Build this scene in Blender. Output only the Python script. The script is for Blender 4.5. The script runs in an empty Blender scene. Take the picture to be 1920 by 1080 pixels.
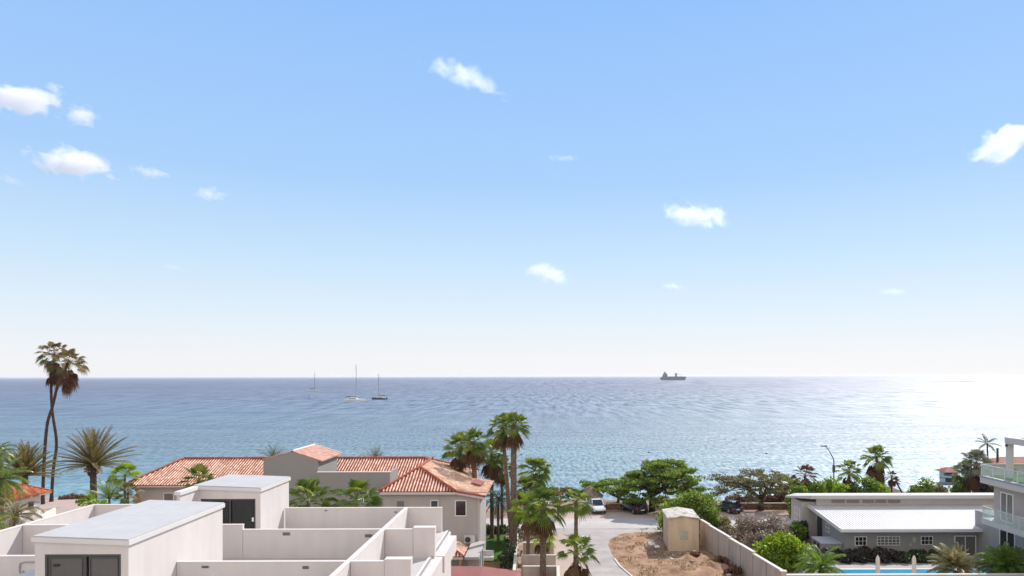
import bpy, bmesh, math, random
from mathutils import Vector, Matrix, noise
C = bpy.context.scene
COL = C.collection
rad = math.radians

# ------------------------------------------------------------------ camera
FPX, CX, CY = 1280.0, 1030.0, 705.6          # focal length and principal point, in 1920 px units
CAMZ = 18.0
ROLL = math.atan(4.5/1920)
RV = Vector((math.cos(ROLL), 0, -math.sin(ROLL)))
UV = Vector((math.sin(ROLL), 0, math.cos(ROLL)))
FV = Vector((0, 1, 0))
cam = bpy.data.cameras.new('camera')
camo = bpy.data.objects.new('camera', cam)
COL.objects.link(camo)
cam.sensor_width = 36; cam.lens = 24.0
cam.shift_x = -(CX-960)/1920.0
cam.shift_y = (CY-540)/1920.0
cam.clip_start = 0.5; cam.clip_end = 200000
M = Matrix.Identity(4)
for i in range(3):
    M[i][0] = RV[i]; M[i][1] = UV[i]; M[i][2] = -FV[i]
M[2][3] = CAMZ
camo.matrix_world = M
C.camera = camo

# ------------------------------------------------------------------ sky and sun
SUN_AZ, SUN_EL = rad(40), rad(43)            # azimuth to the right of the view direction
W = bpy.data.worlds.new('World'); C.world = W; W.use_nodes = True
wn = W.node_tree; bg = wn.nodes['Background']
sky = wn.nodes.new('ShaderNodeTexSky'); sky.sky_type = 'NISHITA'; sky.sun_disc = False
sky.sun_elevation = SUN_EL; sky.sun_rotation = SUN_AZ
sky.altitude = 0; sky.air_density = 1.0; sky.dust_density = 0.2; sky.ozone_density = 2.0
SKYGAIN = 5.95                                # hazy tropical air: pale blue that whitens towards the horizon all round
def wnode(t): return wn.nodes.new(t)
wtc = wnode('ShaderNodeTexCoord'); wsx = wnode('ShaderNodeSeparateXYZ'); wn.links.new(wtc.outputs['Generated'], wsx.inputs[0])
wr = wnode('ShaderNodeValToRGB'); wn.links.new(wsx.outputs['Z'], wr.inputs[0])
el_ = wr.color_ramp.elements
el_[0].position = 0.0; el_[0].color = (0.90, 0.895, 0.925, 1)
el_[1].position = 1.0; el_[1].color = (0.13, 0.31, 0.68, 1)
for p_, c_ in ((0.03, (0.875, 0.89, 0.93)), (0.08, (0.775, 0.87, 0.96)), (0.16, (0.60, 0.79, 0.975)), (0.27, (0.415, 0.65, 0.98)), (0.48, (0.30, 0.545, 0.98))):
    e_ = el_.new(p_); e_.color = (*c_, 1)
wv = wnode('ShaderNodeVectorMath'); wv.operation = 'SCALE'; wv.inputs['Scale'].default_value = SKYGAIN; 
wbk = wnode('ShaderNodeMapRange'); wbk.interpolation_type = 'SMOOTHSTEP'; wbk.inputs[1].default_value = 0.25; wbk.inputs[2].default_value = -0.55   # added fill light: unseen warm white glow in the sky behind the camera
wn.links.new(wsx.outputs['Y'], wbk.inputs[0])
wfill = wnode('ShaderNodeMix'); wfill.data_type = 'RGBA'; wn.links.new(wbk.outputs[0], wfill.inputs[0]); wn.links.new(wr.outputs[0], wfill.inputs[6]); wfill.inputs[7].default_value = (1.20, 1.13, 1.09, 1)
wn.links.new(wfill.outputs[2], wv.inputs[0])
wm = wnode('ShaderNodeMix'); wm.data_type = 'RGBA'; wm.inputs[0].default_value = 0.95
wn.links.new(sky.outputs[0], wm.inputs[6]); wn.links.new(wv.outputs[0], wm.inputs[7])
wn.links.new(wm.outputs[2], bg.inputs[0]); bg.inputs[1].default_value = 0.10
sl = bpy.data.lights.new('sun', 'SUN'); sl.energy = 3.0; sl.angle = rad(0.5); sl.color = (1, 0.95, 0.88)
so = bpy.data.objects.new('sun', sl); COL.objects.link(so)
sdir = Vector((math.sin(SUN_AZ)*math.cos(SUN_EL), math.cos(SUN_AZ)*math.cos(SUN_EL), math.sin(SUN_EL)))
so.rotation_euler = (-sdir).to_track_quat('-Z', 'Y').to_euler(); so.location = (60, 60, 90)
C.view_settings.view_transform = 'Standard'; C.view_settings.look = 'None'
C.view_settings.exposure = 0.75; C.view_settings.gamma = 1.0
C.cycles.use_denoising = True
C.cycles.max_bounces = 14; C.cycles.transparent_max_bounces = 12
C.cycles.volume_bounces = 12; C.cycles.sample_clamp_indirect = 8

# ------------------------------------------------------------------ helpers
def ray(px, py):
    return FV + RV*((px-CX)/FPX) + UV*((CY-py)/FPX)
def pz(px, py, z=0.0):
    d = ray(px, py); t = (z-CAMZ)/d.z
    return Vector((d.x*t, t, z))
def pd(px, py, y):
    d = ray(px, py)
    return Vector((d.x*y, y, CAMZ+d.z*y))
def X(px, y): return pd(px, 706, y).x
def Z(px, py, y): return pd(px, py, y).z

def thing(name, label, cat, loc=(0, 0, 0), rot=0, group=None, kind=None):
    o = bpy.data.objects.new(name, None); COL.objects.link(o)
    o.empty_display_size = 0.5
    o.location = loc; o.rotation_euler = (0, 0, rot)
    o['label'] = label; o['category'] = cat
    if group: o['group'] = group
    return o
def tag(o, label, cat, group=None):
    o['label'] = label; o['category'] = cat
    if group: o['group'] = group
    return o

class MB:
    """collects faces and links them as one mesh object"""
    def __init__(s): s.v = []; s.f = []; s.pan = set()
    def face(s, pts):
        n = len(s.v); s.v += [tuple(p) for p in pts]; s.f.append(tuple(range(n, n+len(pts))))
    def box(s, x0, x1, y0, y1, z0, z1):
        n = len(s.v)
        for z in (z0, z1):
            s.v += [(x0, y0, z), (x1, y0, z), (x1, y1, z), (x0, y1, z)]
        for q in ((3, 2, 1, 0), (4, 5, 6, 7), (0, 1, 5, 4), (1, 2, 6, 5), (2, 3, 7, 6), (3, 0, 4, 7)):
            s.f.append(tuple(n+i for i in q))
        return s
    def hexa(s, b, t):
        """bottom ring b and top ring t, same count, counter-clockwise from above"""
        n = len(s.v); k = len(b); s.v += [tuple(p) for p in b] + [tuple(p) for p in t]
        s.f.append(tuple(n+i for i in reversed(range(k)))); s.f.append(tuple(n+k+i for i in range(k)))
        for i in range(k):
            j = (i+1) % k; s.f.append((n+i, n+j, n+k+j, n+k+i))
        return s
    def prism(s, poly, z0, z1):
        return s.hexa([(p[0], p[1], z0) for p in poly], [(p[0], p[1], z1) for p in poly])
    def prof(s, poly, y0, y1):
        """poly in x,z extruded along y"""
        return s.hexa([(p[0], y0, p[1]) for p in poly], [(p[0], y1, p[1]) for p in poly])
    def tube(s, pts, radii, n=8, cap=True):
        pts = [Vector(p) for p in pts]
        if not isinstance(radii, (list, tuple)): radii = [radii]*len(pts)
        base = len(s.v); prev = None
        for i, p in enumerate(pts):
            t = (pts[min(i+1, len(pts)-1)] - pts[max(i-1, 0)])
            if t.length < 1e-9: t = Vector((0, 0, 1))
            t.normalize()
            if prev is None:
                a = t.cross(Vector((0, 0, 1))) if abs(t.z) < 0.9 else t.cross(Vector((1, 0, 0)))
            else:
                a = prev - t*prev.dot(t)
            a.normalize(); prev = a; b = t.cross(a)
            for k in range(n):
                an = 2*math.pi*k/n
                s.v.append(tuple(p + (a*math.cos(an) + b*math.sin(an))*radii[i]))
        for i in range(len(pts)-1):
            for k in range(n):
                k2 = (k+1) % n
                s.f.append((base+i*n+k, base+i*n+k2, base+(i+1)*n+k2, base+(i+1)*n+k))
        if cap:
            s.f.append(tuple(base+k for k in reversed(range(n))))
            s.f.append(tuple(base+(len(pts)-1)*n+k for k in range(n)))
        return s
    def lathe(s, prof, c=(0, 0, 0), n=16):
        base = len(s.v)
        for r, z in prof:
            for k in range(n):
                an = 2*math.pi*k/n
                s.v.append((c[0]+r*math.cos(an), c[1]+r*math.sin(an), c[2]+z))
        for i in range(len(prof)-1):
            for k in range(n):
                k2 = (k+1) % n
                s.f.append((base+i*n+k, base+i*n+k2, base+(i+1)*n+k2, base+(i+1)*n+k))
        return s
    def mesh(s, name, mat, off=(0, 0, 0), smooth=False, bevel=0):
        me = bpy.data.meshes.new(name)
        ox, oy, oz = off
        me.from_pydata([(x-ox, y-oy, z-oz) for x, y, z in s.v], [], s.f)
        if mat: me.materials.append(mat)
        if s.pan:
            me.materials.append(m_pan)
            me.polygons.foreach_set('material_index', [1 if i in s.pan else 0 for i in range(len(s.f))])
        if smooth: me.polygons.foreach_set('use_smooth', [True]*len(me.polygons))
        me.update()
        return me
    def build(s, name, mat, parent=None, world=True, smooth=False, bevel=0, fix=False):
        """world=True: vertices are world coordinates, the parent thing is not rotated"""
        off = (0, 0, 0)
        if parent is not None and world:
            p = parent; off = Vector((0, 0, 0))
            while p is not None:
                off = off + p.location; p = p.parent
        me = s.mesh(name, mat, off, smooth)
        if fix:
            bm = bmesh.new(); bm.from_mesh(me); bmesh.ops.remove_doubles(bm, verts=bm.verts, dist=1e-4)
            bmesh.ops.recalc_face_normals(bm, faces=bm.faces); bm.to_mesh(me); bm.free()
        o = bpy.data.objects.new(name, me); COL.objects.link(o)
        if parent is not None: o.parent = parent
        if bevel:
            m = o.modifiers.new('bevel', 'BEVEL'); m.width = bevel; m.segments = 2; m.limit_method = 'ANGLE'
        return o

def dup(root, loc, label, rot=None, scale=1.0, group=None):
    r = root.copy(); COL.objects.link(r); r.location = loc; r['label'] = label
    if rot is not None: r.rotation_euler = (0, 0, rot)
    r.scale = (scale,)*3
    if group: r['group'] = group
    for ch in list(root.children):
        c = ch.copy(); COL.objects.link(c); c.parent = r
        for g in list(ch.children):
            d = g.copy(); COL.objects.link(d); d.parent = c
    return r
def struct(o): o['kind'] = 'structure'; return o

# ------------------------------------------------------------------ materials
MATS = {}
def mat(name, col, rough=0.7, metal=0.0, var=0.0, scale=1.0, streak=0.0, col2=None, bump=0.0, bscale=20.0, spec=0.5, detail=6, ramp=(0.35, 0.65)):
    m = bpy.data.materials.new(name); m.use_nodes = True; nt = m.node_tree; b = nt.nodes['Principled BSDF']
    b.inputs['Roughness'].default_value = rough; b.inputs['Metallic'].default_value = metal
    b.inputs['Specular IOR Level'].default_value = spec
    b.inputs['Base Color'].default_value = (*col, 1)
    tc = nt.nodes.new('ShaderNodeNewGeometry')
    if var or col2:
        n = nt.nodes.new('ShaderNodeTexNoise'); n.inputs['Scale'].default_value = scale; n.inputs['Detail'].default_value = detail
        n.inputs['Roughness'].default_value = 0.62
        nt.links.new(tc.outputs['Position'], n.inputs['Vector'])
        r = nt.nodes.new('ShaderNodeValToRGB')
        c2 = col2 if col2 else tuple(c*(1-var) for c in col)
        r.color_ramp.elements[0].color = (*c2, 1); r.color_ramp.elements[1].color = (*col, 1)
        r.color_ramp.elements[0].position = ramp[0]; r.color_ramp.elements[1].position = ramp[1]
        nt.links.new(n.outputs['Fac'], r.inputs['Fac']); nt.links.new(r.outputs['Color'], b.inputs['Base Color'])
        if streak:          # rain streaks: noise drawn out downwards
            mp = nt.nodes.new('ShaderNodeMapping'); mp.inputs['Scale'].default_value = (1.6, 1.6, 0.22); nt.links.new(tc.outputs['Position'], mp.inputs['Vector'])
            n3 = nt.nodes.new('ShaderNodeTexNoise'); n3.inputs['Scale'].default_value = 1.0; n3.inputs['Detail'].default_value = 6; nt.links.new(mp.outputs[0], n3.inputs['Vector'])
            r3 = nt.nodes.new('ShaderNodeMapRange'); r3.inputs[1].default_value = 0.35; r3.inputs[2].default_value = 0.6; r3.inputs[3].default_value = 1-streak; r3.inputs[4].default_value = 1.0
            nt.links.new(n3.outputs['Fac'], r3.inputs[0])
            sm = nt.nodes.new('ShaderNodeVectorMath'); sm.operation = 'SCALE'; nt.links.new(r.outputs['Color'], sm.inputs[0]); nt.links.new(r3.outputs[0], sm.inputs['Scale'])
            nt.links.new(sm.outputs[0], b.inputs['Base Color'])
    if bump:
        n2 = nt.nodes.new('ShaderNodeTexNoise'); n2.inputs['Scale'].default_value = bscale; n2.inputs['Detail'].default_value = 5
        nt.links.new(tc.outputs['Position'], n2.inputs['Vector'])
        bp = nt.nodes.new('ShaderNodeBump'); bp.inputs['Strength'].default_value = bump; bp.inputs['Distance'].default_value = 0.05
        nt.links.new(n2.outputs['Fac'], bp.inputs['Height']); nt.links.new(bp.outputs['Normal'], b.inputs['Normal'])
    MATS[name] = m
    return m

def leafmat(name, cols, rough=0.45, trans=0.35, spec=0.5):
    spec = min(spec, .32) if name != 'palm_leaf' else .45; rough += .05
    """foliage: each leaf takes one of the colours; light passes through"""
    m = bpy.data.materials.new(name); m.use_nodes = True; nt = m.node_tree
    b = nt.nodes['Principled BSDF']; out = nt.nodes['Material Output']
    g = nt.nodes.new('ShaderNodeNewGeometry')
    r = nt.nodes.new('ShaderNodeValToRGB')
    r.color_ramp.elements[0].color = (*cols[0], 1); r.color_ramp.elements[1].color = (*cols[-1], 1)
    for i, c in enumerate(cols[1:-1]):
        e = r.color_ramp.elements.new((i+1)/(len(cols)-1)); e.color = (*c, 1)
    nt.links.new(g.outputs['Random Per Island'], r.inputs['Fac'])
    nt.links.new(r.outputs['Color'], b.inputs['Base Color'])
    b.inputs['Roughness'].default_value = rough; b.inputs['Specular IOR Level'].default_value = spec
    t = nt.nodes.new('ShaderNodeBsdfTranslucent')
    hs = nt.nodes.new('ShaderNodeHueSaturation'); hs.inputs['Value'].default_value = 1.9; hs.inputs['Saturation'].default_value = 1.1; hs.inputs['Hue'].default_value = 0.485
    nt.links.new(r.outputs['Color'], hs.inputs['Color']); nt.links.new(hs.outputs['Color'], t.inputs['Color'])
    mx = nt.nodes.new('ShaderNodeMixShader'); mx.inputs[0].default_value = trans
    nt.links.new(b.outputs[0], mx.inputs[1]); nt.links.new(t.outputs[0], mx.inputs[2]); nt.links.new(mx.outputs[0], out.inputs['Surface'])
    MATS[name] = m
    return m

def glassmat(name, tint=(0.8, 0.9, 0.88), a=0.25, rough=0.03):
    m = bpy.data.materials.new(name); m.use_nodes = True; nt = m.node_tree
    out = nt.nodes['Material Output']; b = nt.nodes['Principled BSDF']
    b.inputs['Base Color'].default_value = (*tint, 1); b.inputs['Roughness'].default_value = rough
    tr = nt.nodes.new('ShaderNodeBsdfTransparent'); tr.inputs[0].default_value = (*tint, 1)
    mx = nt.nodes.new('ShaderNodeMixShader'); mx.inputs[0].default_value = a
    nt.links.new(tr.outputs[0], mx.inputs[1]); nt.links.new(b.outputs[0], mx.inputs[2]); nt.links.new(mx.outputs[0], out.inputs['Surface'])
    return m

m_plaster = mat('white_plaster', (0.655, 0.605, 0.58), 0.85, var=0.06, streak=.06, scale=0.35, bump=0.15, bscale=30, spec=0.2)
m_coping = mat('coping_white', (0.66, 0.60, 0.565), 0.8, var=0.05, scale=1.5, spec=0.2)
m_fascia = mat('fascia_white', (0.64, 0.62, 0.60), 0.6, var=0.03, scale=1.0)
m_deck = mat('deck_membrane', (0.52, 0.49, 0.47), 0.9, var=0.12, scale=0.5, spec=0.2)
m_flatroof = mat('roof_membrane', (0.49, 0.47, 0.46), 0.55, var=0.10, scale=0.9, detail=10)
m_darkframe = mat('dark_aluminium', (0.06, 0.058, 0.058), 0.45)
m_shutter = mat('shutter_grey', (0.11, 0.10, 0.095), 0.55, var=0.1, scale=3)
m_black = mat('black', (0.012, 0.012, 0.013), 0.5)
m_dglass = mat('dark_glass', (0.018, 0.02, 0.024), 0.06, spec=0.8)
m_grey = mat('grey_metal', (0.32, 0.32, 0.33), 0.45, metal=0.3)
m_white = mat('white_paint', (0.8, 0.79, 0.77), 0.4, spec=0.5)
m_housewall = mat('house_wall', (0.48, 0.445, 0.42), 0.85, var=0.08, streak=.07, scale=0.5, bump=0.1, spec=0.2)
m_greywall = mat('grey_plaster', (0.33, 0.32, 0.31), 0.9, var=0.08, streak=.07, scale=0.4, spec=0.2)
m_towerwall = mat('tower_plaster', (0.29, 0.285, 0.275), 0.9, var=0.06, scale=0.4, spec=0.2)
m_hutwall = mat('hut_wall', (0.64, 0.51, 0.375), 0.9, streak=.12, col2=(0.56, 0.44, 0.32), scale=0.8, bump=0.2, spec=0.15)
m_hutpatch = mat('hut_patch', (0.44, 0.46, 0.38), 0.9, spec=0.1, var=0.2, scale=3)
m_hutroof = mat('hut_roof', (0.55, 0.50, 0.45), 0.9, col2=(0.22, 0.19, 0.17), scale=1.6, bump=0.3, ramp=(0.36, 0.52), spec=0.15)
m_redflat = mat('red_sheet_roof', (0.30, 0.10, 0.085), 0.6, var=0.15, scale=0.8)
m_villa = mat('villa_slab', (0.50, 0.49, 0.48), 0.7, var=0.05, scale=0.5)
m_villawall = mat('villa_wall', (0.42, 0.38, 0.35), 0.85, var=0.06, scale=0.6, spec=0.2)
m_wood = mat('warm_wood', (0.42, 0.25, 0.12), 0.7, var=0.3, scale=4)
m_bark = mat('bark', (0.10, 0.075, 0.055), 0.95, col2=(0.05, 0.035, 0.028), scale=3, bump=0.6, bscale=12, spec=0.1)
m_palmbark = mat('palm_bark', (0.24, 0.17, 0.13), 0.95, col2=(0.10, 0.065, 0.05), scale=5, bump=0.8, bscale=9, spec=0.1)
m_darkbark = mat('dark_palm_bark', (0.09, 0.065, 0.06), 0.95, col2=(0.05, 0.035, 0.03), scale=4, bump=0.6, bscale=9, spec=0.1)
m_thatch = mat('thatch', (0.30, 0.23, 0.18), 0.95, col2=(0.13, 0.09, 0.07), scale=3, bump=1.0, bscale=6, spec=0.1)
m_tyre = mat('tyre', (0.015, 0.015, 0.016), 0.85)
m_rim = mat('rim', (0.5, 0.5, 0.5), 0.3, metal=0.8)
m_fence = mat('boundary_plaster', (0.52, 0.44, 0.38), 0.9, var=0.14, streak=.15, scale=0.5, bump=0.2, spec=0.15)
m_fencecap = mat('wall_cap', (0.66, 0.62, 0.58), 0.85, var=0.1, scale=1.5, spec=0.2)
m_stonewall = mat('beach_stone', (0.33, 0.19, 0.14), 0.95, col2=(0.16, 0.09, 0.07), scale=2.2, bump=1.0, bscale=5, spec=0.1)
m_pool = mat('pool_water', (0.015, 0.27, 0.46), 0.25, var=0.2, scale=0.6)
m_pooldeck = mat('pool_deck', (0.40, 0.37, 0.35), 0.85, var=0.1, scale=0.7, spec=0.2)
m_parasol = mat('parasol_canvas', (0.72, 0.64, 0.56), 0.9, var=0.08, scale=6, spec=0.1)
m_blueawn = mat('awning_blue', (0.03, 0.10, 0.13), 0.8)
m_carblack = mat('car_black', (0.02, 0.012, 0.014), 0.22, spec=0.6)
m_carblue = mat('car_blue', (0.03, 0.05, 0.09), 0.25, metal=0.3, spec=0.6)
m_carwhite = mat('car_white', (0.72, 0.71, 0.74), 0.28, spec=0.6)
m_redlamp = mat('red_lamp', (0.35, 0.02, 0.02), 0.2)
m_shiphull = mat('ship_hull', (0.10, 0.11, 0.13), 0.6, var=0.2, scale=0.05)
m_boatnavy = mat('boat_navy', (0.03, 0.04, 0.07), 0.4)
m_orange = mat('date_fruit', (0.45, 0.16, 0.03), 0.7)

def tile_mat(name, c1, c2, c3):
    m = bpy.data.materials.new(name); m.use_nodes = True; nt = m.node_tree; b = nt.nodes['Principled BSDF']
    b.inputs['Roughness'].default_value = 0.75; b.inputs['Specular IOR Level'].default_value = 0.3
    g = nt.nodes.new('ShaderNodeNewGeometry')
    v = nt.nodes.new('ShaderNodeTexVoronoi'); v.inputs['Scale'].default_value = 3.0
    nt.links.new(g.outputs['Position'], v.inputs['Vector'])
    n = nt.nodes.new('ShaderNodeTexNoise'); n.inputs['Scale'].default_value = 0.9; n.inputs['Detail'].default_value = 7
    nt.links.new(g.outputs['Position'], n.inputs['Vector'])
    mx = nt.nodes.new('ShaderNodeMath'); mx.operation = 'MULTIPLY_ADD'; mx.inputs[1].default_value = 0.55; 
    sp = nt.nodes.new('ShaderNodeSeparateColor'); nt.links.new(v.outputs['Color'], sp.inputs[0])
    nt.links.new(sp.outputs[0], mx.inputs[0])
    m2 = nt.nodes.new('ShaderNodeMath'); m2.operation = 'MULTIPLY'; m2.inputs[1].default_value = 0.5
    nt.links.new(n.outputs['Fac'], m2.inputs[0]); nt.links.new(m2.outputs[0], mx.inputs[2])
    r = nt.nodes.new('ShaderNodeValToRGB'); r.color_ramp.elements[0].color = (*c1, 1); r.color_ramp.elements[1].color = (*c3, 1)
    e = r.color_ramp.elements.new(0.5); e.color = (*c2, 1)
    r.color_ramp.elements[0].position = 0.15; r.color_ramp.elements[2].position = 0.85
    nt.links.new(mx.outputs[0], r.inputs['Fac']); nt.links.new(r.outputs['Color'], b.inputs['Base Color'])
    return m
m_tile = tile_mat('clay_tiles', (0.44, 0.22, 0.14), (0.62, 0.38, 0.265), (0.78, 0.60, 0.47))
m_pan = tile_mat('pan_tiles', (0.15, 0.025, 0.016), (0.20, 0.04, 0.025), (0.27, 0.07, 0.045))  # red pans darkened: groove shade and dirt put into the colour
m_ridge = tile_mat('ridge_tiles', (0.30, 0.06, 0.04), (0.36, 0.09, 0.055), (0.44, 0.13, 0.08))

# foliage
lf_palm = leafmat('palm_leaf', [(0.05, 0.095, 0.015), (0.09, 0.15, 0.02), (0.14, 0.20, 0.03), (0.22, 0.26, 0.06), (0.07, 0.13, 0.02)], 0.3, 0.35, 0.5)
lf_olive = leafmat('date_leaf', [(0.07, 0.11, 0.03), (0.091, 0.088, 0.027), (0.151, 0.128, 0.041), (0.227, 0.176, 0.061), (0.287, 0.223, 0.095)], 0.45, 0.25)
lf_greypalm = leafmat('grey_palm_leaf', [(0.084, 0.105, 0.075), (0.151, 0.165, 0.120), (0.218, 0.225, 0.165)], 0.45, 0.25)
lf_brown = leafmat('dead_leaf', [(0.06, 0.03, 0.018), (0.13, 0.07, 0.04), (0.20, 0.12, 0.07)], 0.8, 0.15, 0.2)
lf_bright = leafmat('bright_leaf', [(0.098, 0.163, 0.015), (0.168, 0.263, 0.025), (0.280, 0.375, 0.037)], 0.4, 0.4)
lf_acacia = leafmat('acacia_leaf', [(0.074, 0.131, 0.026), (0.136, 0.206, 0.034), (0.231, 0.300, 0.048)], 0.5, 0.35)
lf_acaciagrey = leafmat('thin_acacia_leaf', [(0.101, 0.090, 0.045), (0.151, 0.135, 0.068), (0.185, 0.195, 0.075)], 0.6, 0.3)
lf_dark = leafmat('dark_hedge_leaf', [(0.02, 0.035, 0.012), (0.035, 0.06, 0.02), (0.06, 0.09, 0.028)], 0.45, 0.2)
lf_purple = leafmat('purple_hedge_leaf', [(0.03, 0.018, 0.022), (0.05, 0.03, 0.035), (0.03, 0.045, 0.02), (0.07, 0.045, 0.045)], 0.5, 0.2)
lf_mauve = leafmat('mauve_leaf', [(0.146, 0.104, 0.078), (0.248, 0.182, 0.156), (0.146, 0.143, 0.052), (0.437, 0.338, 0.325)], 0.6, 0.25)
lf_dry = leafmat('dry_shrub_leaf', [(0.10, 0.055, 0.035), (0.17, 0.09, 0.06), (0.22, 0.13, 0.09)], 0.85, 0.15, 0.2)
lf_green = leafmat('shrub_leaf', [(0.060, 0.121, 0.020), (0.121, 0.203, 0.030), (0.197, 0.284, 0.047)], 0.4, 0.35)

# ------------------------------------------------------------------ ground and sea
SEA = -2.0
def shore(x):
    s = 110.0
    if x > 70: s += min(1.0, (x-70)/14.0)*30
    if x < -60: s += min(20, (-60-x)*0.1)
    return s + 2.2*math.sin(x*0.13) + 1.4*math.sin(x*0.31+1)
def ground_h(x, y):
    s = shore(x); t = (y-(s-14))/22.0
    t = max(0.0, min(1.0, t)); h = -4.0*t*t*(3-2*t)
    if y > s-16: h += 0.25*noise.noise(Vector((x*0.3, y*0.3, 0)))*min(1, (y-s+16)/5)
    return h
def grid(xs, ys):
    b = MB()
    b.v = [(x, y, ground_h(x, y)) for y in ys for x in xs]
    n = len(xs)
    for j in range(len(ys)-1):
        for i in range(n-1):
            b.f.append((j*n+i, j*n+i+1, (j+1)*n+i+1, (j+1)*n+i))
    return b
xs = [-3000, -1500, -700, -400, -250] + [-180+2.0*i for i in range(201)] + [300, 450, 800, 1600, 3000]
ys = [-3000, -1000, -300, -50, 20, 50, 70] + [80+1.5*i for i in range(100)] + [240, 300]

def ground_mat():
    m = bpy.data.materials.new('ground_soil'); m.use_nodes = True; nt = m.node_tree; b = nt.nodes['Principled BSDF']
    b.inputs['Roughness'].default_value = 0.95; b.inputs['Specular IOR Level'].default_value = 0.15
    g = nt.nodes.new('ShaderNodeNewGeometry')
    def no(s, d=6):
        n = nt.nodes.new('ShaderNodeTexNoise'); n.inputs['Scale'].default_value = s; n.inputs['Detail'].default_value = d
        n.inputs['Roughness'].default_value = 0.65
        nt.links.new(g.outputs['Position'], n.inputs['Vector']); return n
    def rp(n, els):
        r = nt.nodes.new('ShaderNodeValToRGB'); el = r.color_ramp.elements
        el[0].position, el[0].color = els[0][0], (*els[0][1], 1)
        el[1].position, el[1].color = els[-1][0], (*els[-1][1], 1)
        for p, c in els[1:-1]:
            e = el.new(p); e.color = (*c, 1)
        nt.links.new(n.outputs[0], r.inputs[0]); return r
    a = rp(no(0.25, 8), [(0.3, (0.28, 0.19, 0.15)), (0.5, (0.37, 0.27, 0.215)), (0.7, (0.46, 0.36, 0.29))])
    c = rp(no(1.8, 8), [(0.42, (0.55, 0.45, 0.4)), (0.6, (1, 1, 1))])
    mx = nt.nodes.new('ShaderNodeMix'); mx.data_type = 'RGBA'; mx.blend_type = 'MULTIPLY'; mx.inputs[0].default_value = 0.7
    nt.links.new(a.outputs[0], mx.inputs[6]); nt.links.new(c.outputs[0], mx.inputs[7])
    nt.links.new(mx.outputs[2], b.inputs['Base Color'])
    bp = nt.nodes.new('ShaderNodeBump'); bp.inputs['Strength'].default_value = 0.6; bp.inputs['Distance'].default_value = 0.15
    nt.links.new(no(1.5, 8).outputs[0], bp.inputs['Height']); nt.links.new(bp.outputs[0], b.inputs['Normal'])
    return m
m_ground = ground_mat()
struct(grid(xs, ys).build('ground', m_ground, smooth=True))

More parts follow.
